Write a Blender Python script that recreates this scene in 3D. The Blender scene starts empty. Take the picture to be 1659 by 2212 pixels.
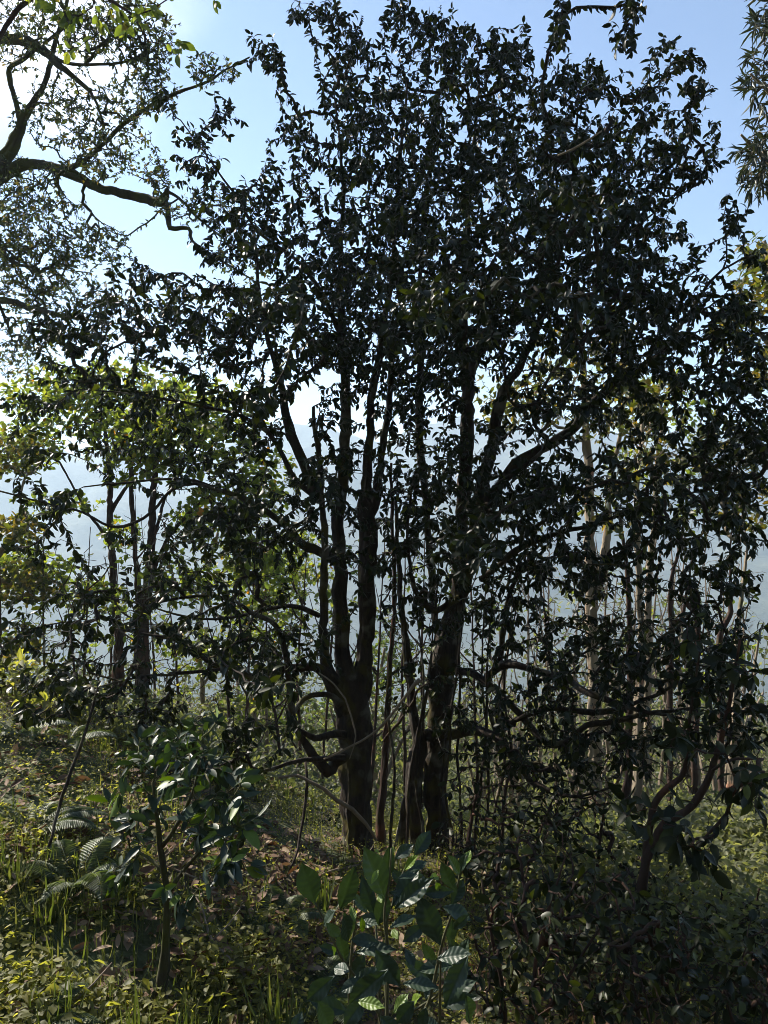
import bpy, math, random
import numpy as np
from mathutils import Vector, noise as mnoise

random.seed(7)
RNG = np.random.default_rng(7)
SC = bpy.context.scene
COL = SC.collection
F = 1671.0            # focal length in units of the 1659 x 2212 layout grid
CAMZ = 1.6


def P(px, py, d):
    """a point seen at layout position (px, py) standing d metres in front of the viewpoint"""
    return np.array(((px - 829.5) / F * d, d, CAMZ - (py - 1106.0) / F * d))


# ------------------------------------------------------------------ terrain
YS = np.array([-2000, -45, -3, 3, 4.6, 5.4, 6.5, 8, 12, 20, 30, 60, 150, 400, 700, 3000.0])
ZS = np.array([38, 36, .25, -.32, -.47, -.60, -1.05, -1.75, -3.3, -6.2, -9.4, -17.5, -42, -106, -112, -112.0])  # unseen hill behind the viewpoint is raised steeply to block sky light


def vnoise(x, y, seed=0):
    """cheap smooth value noise, vectorised"""
    xi = np.floor(x).astype(np.int64); yi = np.floor(y).astype(np.int64)
    fx = x - xi; fy = y - yi
    fx = fx * fx * (3 - 2 * fx); fy = fy * fy * (3 - 2 * fy)

    def hsh(a, b):
        n = (a * 374761393 + b * 668265263 + seed * 1442695) & 0x7fffffff
        n = ((n ^ (n >> 13)) * 1274126177) & 0x7fffffff
        return ((n ^ (n >> 16)) & 0xffff) / 65535.0
    a = hsh(xi, yi); b = hsh(xi + 1, yi); c = hsh(xi, yi + 1); d = hsh(xi + 1, yi + 1)
    return (a * (1 - fx) + b * fx) * (1 - fy) + (c * (1 - fx) + d * fx) * fy


def H(x, y):
    x = np.asarray(x, float); y = np.asarray(y, float)
    z = np.interp(y, YS, ZS)
    left = np.clip(-x, 0, None)
    bank = 0.36 * np.minimum(left, 2.6) + 0.10 * np.clip(left - 2.6, 0, 10)
    fade = np.clip(1 - (y - 5.0) / 9.0, 0.0, 1) * np.clip(1 + (y + 5) / 20, 0, 1)
    z = z + bank * fade - 0.07 * np.clip(x, 0, 8) * np.clip(1 - np.abs(y - 3) / 14, 0, 1)
    near = np.clip(1 - y / 14, 0, 1)
    z = z + (vnoise(x * 1.6, y * 1.6, 3) - .5) * .16 * near + (vnoise(x * 5, y * 5, 4) - .5) * .06 * near
    z = z + (vnoise(x * .12, y * .12, 5) - .5) * 1.4 * np.clip((y - 8) / 25, 0, 1)
    return z


# ------------------------------------------------------------------ mesh helpers
def link(o, parent=None):
    COL.objects.link(o)
    if parent is not None:
        o.parent = parent
    return o


def mesh_from(name, verts, faces_flat, face_starts, mat, parent=None, attrs=None, smooth=True):
    me = bpy.data.meshes.new(name)
    verts = np.asarray(verts, np.float32)
    me.vertices.add(len(verts)); me.vertices.foreach_set('co', verts.ravel())
    me.loops.add(len(faces_flat)); me.loops.foreach_set('vertex_index', np.asarray(faces_flat, np.int32))
    me.polygons.add(len(face_starts)); me.polygons.foreach_set('loop_start', np.asarray(face_starts, np.int32))
    me.polygons.foreach_set('use_smooth', np.full(len(face_starts), smooth, bool))
    me.update(calc_edges=True)
    for k, a in (attrs or {}).items():
        at = me.attributes.new(k, 'FLOAT', 'POINT'); at.data.foreach_set('value', np.asarray(a, np.float32))
    me.validate()
    me.materials.append(mat)
    o = bpy.data.objects.new(name, me)
    return link(o, parent)


class Acc:
    """collects pieces of geometry that become ONE mesh"""
    def __init__(s):
        s.v = []; s.f = []; s.st = []; s.nv = 0; s.nl = 0; s.a = []

    def add(s, v, flat, starts, a=None):
        v = np.asarray(v, float).reshape(-1, 3)
        s.v.append(v); s.f.append(np.asarray(flat, np.int64) + s.nv); s.st.append(np.asarray(starts, np.int64) + s.nl)
        s.a.append(np.zeros(len(v)) if a is None else np.broadcast_to(a, (len(v),)))
        s.nv += len(v); s.nl += len(flat)

    def quads(s, v, q, a=None):
        q = np.asarray(q, np.int64)
        s.add(v, q.ravel(), np.arange(len(q)) * q.shape[1], a)

    def build(s, name, mat, parent=None, origin=(0, 0, 0), smooth=True):
        if not s.v:
            return None
        return mesh_from(name, np.concatenate(s.v) - np.asarray(origin), np.concatenate(s.f), np.concatenate(s.st), mat, parent,
                         {'rnd': np.concatenate(s.a)}, smooth)


def unit(v):
    v = np.asarray(v, float)
    return v / np.maximum(np.linalg.norm(v, axis=-1, keepdims=True), 1e-9)


def catmull(pts, step):
    """resample a polyline of rows (x, y, z, r...) smoothly"""
    p = np.asarray(pts, float)
    if len(p) == 2:
        n = max(2, int(np.linalg.norm(p[1, :3] - p[0, :3]) / step) + 1)
        return p[0] + (p[1] - p[0]) * np.linspace(0, 1, n)[:, None]
    e = np.vstack([2 * p[0] - p[1], p, 2 * p[-1] - p[-2]])
    out = []
    for i in range(1, len(e) - 2):
        a, b, c, d = e[i - 1], e[i], e[i + 1], e[i + 2]
        n = max(2, int(np.linalg.norm(c[:3] - b[:3]) / step))
        t = np.linspace(0, 1, n, endpoint=False)[:, None]
        out.append(.5 * (2 * b + (c - a) * t + (2 * a - 5 * b + 4 * c - d) * t * t + (3 * b - 3 * c + d - a) * t ** 3))
    out.append(p[-1:])
    o = np.vstack(out)
    if o.shape[1] > 3:
        o[:, 3] = np.maximum(o[:, 3], .0006)
    return o


def tube(acc, pts, rad, sides=6, rough=0.0, a=0.0, seed=0.0):
    pts = np.asarray(pts, float); n = len(pts)
    if n < 2:
        return
    rad = np.broadcast_to(np.asarray(rad, float), (n,))
    t = unit(np.gradient(pts, axis=0))
    ref = np.array((0.31, 0.9, 0.2)) if abs(t[0] @ unit(np.array((0.31, .9, .2)))) < .9 else np.array((1., 0, 0))
    u = np.zeros_like(pts)
    for i in range(n):
        ref = ref - t[i] * (ref @ t[i]); ref = ref / max(np.linalg.norm(ref), 1e-9); u[i] = ref
    w = np.cross(t, u)
    ang = np.linspace(0, 2 * math.pi, sides, endpoint=False)
    rr = np.repeat(rad[:, None], sides, 1)
    if rough:
        ax = np.cos(ang) * 2.2 + seed
        ay = np.sin(ang) * 2.2
        s = np.concatenate([[0], np.cumsum(np.linalg.norm(np.diff(pts, axis=0), axis=1))])[:, None]
        m = vnoise(ax[None] + s * 1.3, ay[None] * 1.4 + s * 2.0 + 40, 11) - .5
        m2 = vnoise(ax[None] * 3 + s * 9, ay[None] * 3 + 90 + 0 * s, 12) - .5
        m3 = vnoise(ax[None] * 7 + s * 30, ay[None] * 7 + s * 24, 13) - .5
        rr = rr * (1 + rough * (m * 1.1 + m2 * .5 + m3 * .35))
    v = pts[:, None] + rr[..., None] * (np.cos(ang)[None, :, None] * u[:, None] + np.sin(ang)[None, :, None] * w[:, None])
    i = np.arange(n - 1)[:, None] * sides; j = np.arange(sides)[None]; j2 = (j + 1) % sides
    q = np.stack([i + j, i + j2, i + sides + j2, i + sides + j], -1).reshape(-1, 4)
    cap0 = np.arange(sides)[::-1]; cap1 = (n - 1) * sides + np.arange(sides)
    flat = np.concatenate([q.ravel(), cap0, cap1])
    starts = np.concatenate([np.arange(len(q)) * 4, [len(q) * 4, len(q) * 4 + sides]])
    acc.add(v.reshape(-1, 3), flat, starts, a)


# leaf templates: rows (along, across, lift), faces
def leaf_tmpl(kind):
    if kind == 'fine':        # pointed oval, folded along the midrib
        x = [0.0, .2, .5, .8]
        w = [0.05, .39, .5, .36]
        v = []
        for a, b in zip(x, w):
            v += [(a, -b, .16 * b), (a, 0, 0), (a, b, .16 * b)]
        v.append((1.03, 0, 0))
        f = []
        for k in range(3):
            o = k * 3
            f += [(o, o + 1, o + 4, o + 3), (o + 1, o + 2, o + 5, o + 4)]
        f += [(9, 10, 12), (10, 11, 12)]
        return np.array(v), f
    if kind == 'mid':
        v = [(0, 0, 0), (.35, -.5, .08), (.4, 0, 0), (.35, .5, .08), (.75, -.33, .05), (.75, .33, .05), (1.05, 0, 0)]
        f = [(0, 2, 1), (0, 3, 2), (1, 2, 4), (2, 3, 5), (2, 6, 4), (2, 5, 6)]
        return np.array(v), f
    if kind == 'round':
        v = [(0, 0, 0), (.25, -.5, .06), (.7, -.48, .05), (1, 0, 0), (.7, .48, .05), (.25, .5, .06), (.5, 0, -.02)]
        f = [(0, 6, 1), (1, 6, 2), (2, 6, 3), (3, 6, 4), (4, 6, 5), (5, 6, 0)]
        return np.array(v), f
    if kind == 'tiny':
        v = [(0, 0, 0), (.45, -.5, .1), (1, 0, 0), (.45, .5, .1)]
        f = [(0, 2, 1), (0, 3, 2)]
        return np.array(v), f
    if kind == 'blade':       # grass
        v = [(0, -.5, 0), (0, .5, 0), (.35, -.45, 0), (.35, .45, 0), (.7, -.3, 0), (.7, .3, 0), (1, 0, 0)]
        f = [(0, 1, 3, 2), (2, 3, 5, 4), (4, 5, 6)]
        return np.array(v), f
    if kind == 'big':         # quilted tea leaf with toothed edge
        nx, ny = 57, 13
        v = []
        for i in range(nx):
            a = i / (nx - 1)
            b = (math.sin(math.pi * min(1, a ** 1.12)) ** .85) * .5 * (1 - .35 * max(0, a - .75) / .25) if 0 < a < 1 else .03
            b = max(b, .03 if a < .5 else .012)
            if i % 2 and .1 < a < .95:
                b *= .955
            for j in range(ny):
                s = (j / (ny - 1) - .5) * 2
                yy = s * b
                q = math.cos((a * 7.5 - abs(s) * 1.1) * 2 * math.pi)
                z = .11 * abs(yy) * 2 * .5 + .007 * q * (1 - (1 - min(1, abs(s) * 2.5)) ** 2) * min(1, b * 4) - .012 * (1 - min(1, abs(s) * 5))
                z += .018 * math.sin(a * 11 + s * 2) * abs(s)
                v.append((a, yy, z))
        f = []
        for i in range(nx - 1):
            for j in range(ny - 1):
                o = i * ny + j
                f.append((o, o + 1, o + ny + 1, o + ny))
        return np.array(v), f
    raise ValueError(kind)


TM = {k: leaf_tmpl(k) for k in ('fine', 'mid', 'round', 'tiny', 'blade', 'big')}


def leaves(acc, kind, O, D, N, L, W, curl, rnd):
    """add len(O) leaves: base point, direction, face normal, length, width, curl, random value"""
    n = len(O)
    if not n:
        return
    tv, tf = TM[kind]
    D = unit(D); N = unit(N - D * np.sum(N * D, -1, keepdims=True)); B = np.cross(N, D)
    L = np.broadcast_to(L, (n,)).astype(float); W = np.broadcast_to(W, (n,)).astype(float); curl = np.broadcast_to(curl, (n,))
    V = (O[:, None] + (L[:, None] * tv[None, :, 0])[..., None] * D[:, None] + (W[:, None] * tv[None, :, 1])[..., None] * B[:, None]
         + (L[:, None] * (tv[None, :, 2] - curl[:, None] * tv[None, :, 0] ** 2))[..., None] * N[:, None])
    k = len(tv)
    flat1 = np.concatenate([np.array(f) for f in tf]); ln = np.array([len(f) for f in tf])
    st1 = np.concatenate([[0], np.cumsum(ln)[:-1]])
    flat = (flat1[None] + np.arange(n)[:, None] * k).ravel()
    st = (st1[None] + np.arange(n)[:, None] * len(flat1)).ravel()
    acc.add(V.reshape(-1, 3), flat, st, np.repeat(np.broadcast_to(rnd, (n,)), k))


# ------------------------------------------------------------------ materials
def nt(name):
    m = bpy.data.materials.new(name); m.use_nodes = True
    t = m.node_tree; t.nodes.clear()
    return m, t, t.nodes, t.links


def ramp(nodes, stops):
    r = nodes.new('ShaderNodeValToRGB'); cr = r.color_ramp
    while len(cr.elements) > 1:
        cr.elements.remove(cr.elements[-1])
    cr.elements[0].position = stops[0][0]; cr.elements[0].color = (*stops[0][1], 1)
    for p, c in stops[1:]:
        e = cr.elements.new(p); e.color = (*c, 1)
    return r


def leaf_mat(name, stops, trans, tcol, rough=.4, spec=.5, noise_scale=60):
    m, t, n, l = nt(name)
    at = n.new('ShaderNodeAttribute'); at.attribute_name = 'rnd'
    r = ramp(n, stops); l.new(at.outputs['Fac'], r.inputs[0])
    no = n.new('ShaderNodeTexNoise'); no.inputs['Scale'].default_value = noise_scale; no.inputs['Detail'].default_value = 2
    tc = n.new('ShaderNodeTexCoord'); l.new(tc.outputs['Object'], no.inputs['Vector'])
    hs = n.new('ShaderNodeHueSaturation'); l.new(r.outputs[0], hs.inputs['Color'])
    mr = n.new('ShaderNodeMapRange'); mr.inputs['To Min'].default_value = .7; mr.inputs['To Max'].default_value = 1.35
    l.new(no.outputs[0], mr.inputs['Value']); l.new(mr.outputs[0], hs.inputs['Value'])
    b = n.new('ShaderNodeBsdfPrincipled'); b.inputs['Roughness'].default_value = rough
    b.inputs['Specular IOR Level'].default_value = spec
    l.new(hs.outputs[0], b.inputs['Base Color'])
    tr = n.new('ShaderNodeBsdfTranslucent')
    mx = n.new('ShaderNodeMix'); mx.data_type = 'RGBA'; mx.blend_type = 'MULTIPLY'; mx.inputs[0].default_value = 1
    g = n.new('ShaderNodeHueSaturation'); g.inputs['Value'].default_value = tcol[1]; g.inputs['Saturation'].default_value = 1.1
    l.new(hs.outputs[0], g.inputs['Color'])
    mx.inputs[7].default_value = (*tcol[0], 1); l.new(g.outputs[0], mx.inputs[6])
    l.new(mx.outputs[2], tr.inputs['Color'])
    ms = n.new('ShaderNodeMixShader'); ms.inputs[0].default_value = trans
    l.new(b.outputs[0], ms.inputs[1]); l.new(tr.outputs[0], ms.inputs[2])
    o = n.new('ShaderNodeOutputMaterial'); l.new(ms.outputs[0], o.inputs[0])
    return m


def bark_mat(name, c0, c1, moss=None, moss_amt=.5, patch=None, patch_amt=.6, scale=18, stretch=.25, rough=.9):
    m, t, n, l = nt(name)
    tc = n.new('ShaderNodeTexCoord')
    mp = n.new('ShaderNodeMapping'); mp.inputs['Scale'].default_value = (1, 1, stretch); l.new(tc.outputs['Object'], mp.inputs[0])
    a = n.new('ShaderNodeTexNoise'); a.inputs['Scale'].default_value = scale; a.inputs['Detail'].default_value = 8; a.inputs['Roughness'].default_value = .7
    l.new(mp.outputs[0], a.inputs['Vector'])
    r = ramp(n, [(.3, c0), (.7, c1)]); l.new(a.outputs[0], r.inputs[0])
    col = r.outputs[0]

    def over(col, c, sc, lo, hi, seed):
        x = n.new('ShaderNodeTexNoise'); x.inputs['Scale'].default_value = sc; x.inputs['Detail'].default_value = 6
        x.noise_dimensions = '4D'; x.inputs['W'].default_value = seed
        l.new(tc.outputs['Object'], x.inputs['Vector'])
        y = n.new('ShaderNodeMapRange'); y.inputs['From Min'].default_value = lo; y.inputs['From Max'].default_value = hi
        l.new(x.outputs[0], y.inputs['Value'])
        mx = n.new('ShaderNodeMix'); mx.data_type = 'RGBA'; l.new(y.outputs[0], mx.inputs[0]); l.new(col, mx.inputs[6]); mx.inputs[7].default_value = (*c, 1)
        return mx.outputs[2]
    if patch:
        col = over(col, patch, 5, patch_amt - .05, patch_amt + .05, 3.0)
    if moss:
        col = over(col, moss, 7, 1 - moss_amt - .06, 1 - moss_amt + .1, 9.0)
    b = n.new('ShaderNodeBsdfPrincipled'); b.inputs['Roughness'].default_value = rough; b.inputs['Specular IOR Level'].default_value = .25
    l.new(col, b.inputs['Base Color'])
    bp = n.new('ShaderNodeBump'); bp.inputs['Strength'].default_value = .8; bp.inputs['Distance'].default_value = .022
    l.new(a.outputs[0], bp.inputs['Height']); l.new(bp.outputs[0], b.inputs['Normal'])
    o = n.new('ShaderNodeOutputMaterial'); l.new(b.outputs[0], o.inputs[0])
    return m


def plain_mat(name, c0, c1, scale=8, rough=.9, bump=.5, dist=.02, spec=.2):
    m, t, n, l = nt(name)
    tc = n.new('ShaderNodeTexCoord')
    a = n.new('ShaderNodeTexNoise'); a.inputs['Scale'].default_value = scale; a.inputs['Detail'].default_value = 9; a.inputs['Roughness'].default_value = .65
    l.new(tc.outputs['Object'], a.inputs['Vector'])
    r = ramp(n, [(.32, c0), (.68, c1)]); l.new(a.outputs[0], r.inputs[0])
    b = n.new('ShaderNodeBsdfPrincipled'); b.inputs['Roughness'].default_value = rough; b.inputs['Specular IOR Level'].default_value = spec
    l.new(r.outputs[0], b.inputs['Base Color'])
    bp = n.new('ShaderNodeBump'); bp.inputs['Strength'].default_value = bump; bp.inputs['Distance'].default_value = dist
    l.new(a.outputs[0], bp.inputs['Height']); l.new(bp.outputs[0], b.inputs['Normal'])
    o = n.new('ShaderNodeOutputMaterial'); l.new(b.outputs[0], o.inputs[0])
    return m


M = {}
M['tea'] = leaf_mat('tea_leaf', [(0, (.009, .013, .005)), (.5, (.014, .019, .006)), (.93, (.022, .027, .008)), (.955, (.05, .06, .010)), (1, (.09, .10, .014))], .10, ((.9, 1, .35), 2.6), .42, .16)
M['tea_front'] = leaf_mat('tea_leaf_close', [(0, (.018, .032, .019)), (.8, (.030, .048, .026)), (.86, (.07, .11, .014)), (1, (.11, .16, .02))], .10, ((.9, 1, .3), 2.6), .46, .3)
M['sunleaf'] = leaf_mat('soft_green_leaf', [(0, (.045, .06, .017)), (.6, (.085, .108, .026)), (.95, (.13, .14, .032)), (.985, (.13, .09, .02)), (1, (.2, .09, .015))], .5, ((1, 1, .45), 3.2), .5, .35)
M['yellowleaf'] = leaf_mat('yellowing_leaf', [(0, (.035, .048, .014)), (.6, (.07, .08, .02)), (1, (.16, .115, .025))], .42, ((1, .95, .5), 2.4), .5, .35)
M['mossleaf'] = leaf_mat('small_grey_green_leaf', [(0, (.03, .042, .018)), (.7, (.05, .065, .022)), (1, (.14, .10, .03))], .3, ((1, 1, .5), 2.6), .5, .35)
M['narrowleaf'] = leaf_mat('narrow_leaf', [(0, (.014, .02, .010)), (1, (.035, .042, .016))], .15, ((1, 1, .5), 2.4), .45, .4)
M['bush'] = leaf_mat('bush_leaf', [(0, (.045, .065, .022)), (.7, (.075, .10, .03)), (1, (.13, .14, .04))], .4, ((1, 1, .45), 2.6), .5, .35)
M['bush_dull'] = leaf_mat('dull_bush_leaf', [(0, (.045, .052, .026)), (.7, (.085, .092, .046)), (1, (.14, .14, .07))], .42, ((1, 1, .5), 2.8), .55, .3)
M['herb'] = leaf_mat('herb_leaf', [(0, (.07, .072, .022)), (.6, (.14, .142, .038)), (.9, (.20, .195, .055)), (1, (.26, .23, .08))], .5, ((1, 1, .5), 2.8), .55, .3)
M['grass'] = leaf_mat('grass_blade', [(0, (.045, .06, .02)), (.7, (.08, .10, .03)), (1, (.17, .16, .07))], .3, ((1, 1, .4), 2.4), .5, .35)
M['fern'] = leaf_mat('fern_frond', [(0, (.04, .06, .024)), (1, (.085, .105, .04))], .35, ((1, 1, .45), 2.2), .5, .35)
M['dead'] = leaf_mat('dead_leaf', [(0, (.07, .035, .018)), (.5, (.14, .08, .045)), (1, (.25, .18, .12))], .15, ((1, .9, .7), 1.6), .7, .2)
M['bark'] = bark_mat('tea_bark', (.008, .006, .005), (.060, .042, .031), moss=(.075, .062, .012), moss_amt=.42, patch=(.15, .14, .115), patch_amt=.60, scale=26)
M['bark_red'] = bark_mat('reddish_bark', (.018, .011, .008), (.075, .042, .03), moss=(.08, .07, .03), moss_amt=.36, patch=(.11, .05, .032), patch_amt=.6)
M['bark_pale'] = bark_mat('pale_bark', (.15, .12, .085), (.36, .29, .21), moss=(.13, .12, .06), moss_amt=.38, patch=(.30, .15, .09), patch_amt=.62, scale=14)
M['bark_moss'] = bark_mat('mossy_bark', (.03, .028, .018), (.08, .07, .045), moss=(.07, .075, .02), moss_amt=.5)
M['stem'] = bark_mat('green_stem', (.05, .055, .025), (.10, .09, .045), rough=.6)
M['moss'] = plain_mat('moss', (.05, .05, .008), (.14, .12, .022), 90, 1, .9, .01)
M['twig_pale'] = bark_mat('dry_twig', (.13, .10, .075), (.28, .22, .16))

# ------------------------------------------------------------------ naming
def tag(o, label, cat, group=None, kind=None):
    if label: o['label'] = label
    if cat: o['category'] = cat
    if group: o['group'] = group
    if kind: o['kind'] = kind
    return o


def thing(name, label, cat, loc, group=None):
    o = bpy.data.objects.new(name, None); o.empty_display_size = .1
    o.location = tuple(float(v) for v in loc)
    link(o)
    return tag(o, label, cat, group)


def copy_tree(o, parent=None):
    c = o.copy(); COL.objects.link(c); c.parent = parent
    for ch in list(o.children):
        copy_tree(ch, c)
    return c


# ------------------------------------------------------------------ trees
class Tree:
    def __init__(s, seed):
        s.rng = np.random.default_rng(seed)
        cap = 60000
        s.pos = np.zeros((cap, 3)); s.tan = np.zeros((cap, 3)); s.par = np.full(cap, -1, int); s.limb = np.zeros(cap, int)
        s.rad = np.zeros(cap); s.fixed = np.zeros(cap, bool); s.n = 0
        s.limbs = []      # (name, rows)
        s.noleaf = set()
        s.chains = []     # node index lists of grown twigs
        s.nfix = 0

    def path(s, name, rows, step=.05):
        """rows (x, y, z, r) already smooth"""
        k = len(s.limbs); s.limbs.append((name, rows))
        t = unit(np.gradient(rows[:, :3], axis=0)); n = len(rows); i = s.n
        s.pos[i:i + n] = rows[:, :3]; s.tan[i:i + n] = t; s.rad[i:i + n] = rows[:, 3]; s.limb[i:i + n] = k; s.fixed[i:i + n] = True
        s.par[i + 1:i + n] = np.arange(i, i + n - 1)
        s.n += n
        s.nfix = s.n

    def grow(s, tips, up=.25, minz=None, nofirst=0, wander=.06, step=.07, maxlen=9, clear=None):
        """join each tip to the nearest wood by a bending twig"""
        rng = s.rng
        first = s.pos[:s.n]
        ok = np.ones(s.n, bool)
        if nofirst:
            ok[:nofirst] = False
        d0 = np.array([np.min(np.sum((first[ok] - t) ** 2, 1)) for t in tips])
        block = np.zeros(len(s.pos)); block[:nofirst] = 1e6
        for q in tips[np.argsort(d0)]:
            v = q - s.pos[:s.n]
            dd = np.sqrt(np.sum(v * v, 1))
            al = np.sum(v * s.tan[:s.n], 1) / (dd + 1e-6)
            cost = dd * (1.35 - .45 * al) + block[:s.n]
            i = int(np.argmin(cost))
            L = dd[i]
            if L > maxlen or L < .03:
                continue
            p0 = s.pos[i]; dr = v[i] / L
            st = unit(s.tan[i] * .8 + dr + rng.normal(0, .25, 3))
            en = unit(dr + np.array((0, 0, up)) + rng.normal(0, .25, 3))
            p1 = p0 + st * L * .38; p2 = q - en * L * .35
            m = max(3, int(L / step))
            t = np.linspace(0, 1, m + 1)[:, None]
            c = (1 - t) ** 3 * p0 + 3 * (1 - t) ** 2 * t * p1 + 3 * (1 - t) * t * t * p2 + t ** 3 * q
            c[1:-1] += rng.normal(0, wander * step, (m - 1, 3)) * 2
            j = s.n
            if j + m >= len(s.pos):
                break
            s.pos[j:j + m] = c[1:]; s.tan[j:j + m] = unit(np.gradient(c, axis=0))[1:]
            s.limb[j:j + m] = s.limb[i]; s.par[j] = i; s.par[j + 1:j + m] = np.arange(j, j + m - 1)
            s.n += m
            s.chains.append([i] + list(range(j, j + m)))

    def finish(s, rtip=.0016, expo=.46):
        cnt = np.zeros(s.n)
        for ch in s.chains:
            cnt[ch[-1]] += 1
        for i in range(s.n - 1, -1, -1):
            p = s.par[i]
            if p >= 0 and p < i:
                cnt[p] += cnt[i]
        new = ~s.fixed[:s.n]
        s.rad[:s.n][new] = rtip * np.maximum(cnt[new], 1) ** expo

    def leaf_sites(s, spacing, start=.2, bare=.012, ang=55, droop=.3, tipn=3, upn=.9):
        """returns per limb: origins, directions, normals"""
        rng = s.rng; out = {}
        for ci, ch in enumerate(s.chains):
            if ci in s.noleaf: continue
            p = s.pos[ch]; seg = np.linalg.norm(np.diff(p, axis=0), axis=1); cum = np.concatenate([[0], np.cumsum(seg)]); T = cum[-1]
            a0 = max(start * T, T - 1.1)
            ss = np.arange(a0 + rng.uniform(0, spacing), T, spacing)
            k = np.clip(np.searchsorted(cum, ss) - 1, 0, len(seg) - 1)
            f = (ss - cum[k]) / np.maximum(seg[k], 1e-6)
            o = p[k] + (p[k + 1] - p[k]) * f[:, None]
            tg = unit(p[k + 1] - p[k])
            rr = s.rad[np.array(ch)[k + 1]]
            keep = rr < bare
            o, tg = o[keep], tg[keep]
            n = len(o)
            ph = rng.uniform(0, 6.28) + np.arange(n) * 2.4 + rng.normal(0, .4, n)
            az = np.full(n, math.radians(ang)) + rng.normal(0, .25, n)
            if tipn:
                o = np.vstack([o, np.repeat(p[-1:], tipn, 0)]); tg = np.vstack([tg, np.repeat(unit(p[-1:] - p[-2:-1]), tipn, 0)])
                ph = np.concatenate([ph, rng.uniform(0, 6.28) + np.arange(tipn) * 2.1]); az = np.concatenate([az, rng.uniform(.15, .8, tipn)])
            n = len(o)
            if not n:
                continue
            ref = np.tile([0.2, 0.1, 1.0], (n, 1)); ref[np.abs(tg[:, 2]) > .9] = (1, .2, 0)
            u = unit(np.cross(tg, ref)); w = np.cross(tg, u)
            rad = u * np.cos(ph)[:, None] + w * np.sin(ph)[:, None]
            D = tg * np.cos(az)[:, None] + rad * np.sin(az)[:, None]
            D[:, 2] -= droop * rng.uniform(.2, 1.6, n)
            D = unit(D)
            N = np.tile([0, 0, upn * .6], (n, 1)) + tg * .4 + rng.normal(0, .6, (n, 3))
            out.setdefault(int(s.limb[ch[-1]]), []).append((o, D, N))
        return {k: [np.vstack(x) for x in zip(*v)] for k, v in out.items()}


def rows_px(pts, d, to_ground=False):
    """[(px, py, width_px[, depth])] -> smooth rows (x, y, z, r); depth runs from d[0] to d[1] along the path"""
    n = len(pts); out = []
    for i, q in enumerate(pts):
        dd = q[3] if len(q) > 3 else d[0] + (d[1] - d[0]) * i / (n - 1)
        out.append((*P(q[0], q[1], dd), q[2] * .5 * dd / F))
    if to_ground:
        x, y, z, r = out[0]
        g = float(H(x, y))
        if z > g + .02:
            out.insert(0, (x, y, g + .02, r * 1.12))
            out.insert(0, (x, y, g - .12, r * 1.4))
        else:
            out.insert(0, (x, y, z - .15, r * 1.3))
    R = catmull(out, .045)
    k = np.cumsum(np.concatenate([[0], np.linalg.norm(np.diff(R[:, :3], axis=0), axis=1)])); sd = abs(pts[0][0]) * .37 + pts[0][1] * .11
    amp = np.minimum(.3 * R[:, 3] + .004, .014)
    for ax in range(3):
        R[:, ax] += amp * 1.5 * (vnoise(k * 4.5 + sd, k * 0 + ax * 9.3, 51) - .5) + amp * 1.2 * (vnoise(k * 19 + sd, k * 0 + ax * 5.3, 52) - .5)
    R[:, 3] *= .88 + .26 * vnoise(k * 11 + sd, k * 0 + 3.3, 53) + .35 * np.clip(vnoise(k * 6 + sd, k * 0 + 8.1, 54) - .72, 0, 1)
    return R


def blob_tips(blobs, rng, mult=1.0):
    out = []
    for cx, cy, rx, ry, d, rd, n in blobs:
        n = max(3, int(n * mult))
        u = rng.normal(0, 1, (n, 3)); u = unit(u) * (rng.uniform(0, 1, (n, 1)) ** .42)
        dd = d + u[:, 2] * rd
        x = (cx + u[:, 0] * rx - 829.5) / F * dd; z = CAMZ - (cy + u[:, 1] * ry - 1106) / F * dd
        out.append(np.stack([x, dd, z], 1))
    return np.vstack(out)


def tree(name, label, cat, paths, blobs, leaf, wood, seed, group=None, grow={}, site={}, trunk_nodes_bare=.5, rtip=.0016, sides=10, rough=.55, bare=None, tips=None, mult=1.0):
    """paths: [(part_name, points, (d0, d1))], first one is the trunk and starts on the ground"""
    T = Tree(seed)
    for k, (pn, pts, d) in enumerate(paths):
        T.path(pn, rows_px(pts, d, to_ground=(k == 0 or pn in ('trunk', 'shoot'))))
    n0 = len(T.limbs[0][1])
    tp = []
    if blobs: tp.append(blob_tips(blobs, T.rng, mult))
    if tips is not None: tp.append(tips)
    if tp:
        T.grow(np.vstack(tp), nofirst=int(n0 * trunk_nodes_bare), **grow)
    if bare:
        c0 = len(T.chains)
        T.grow(blob_tips(bare, T.rng), up=-.05, nofirst=int(n0 * trunk_nodes_bare * .6), wander=.12)
        T.noleaf = set(range(c0, len(T.chains)))
    T.finish(rtip)
    return emit(T, name, label, cat, leaf, wood, seed, group, site, sides, rough)


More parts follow.
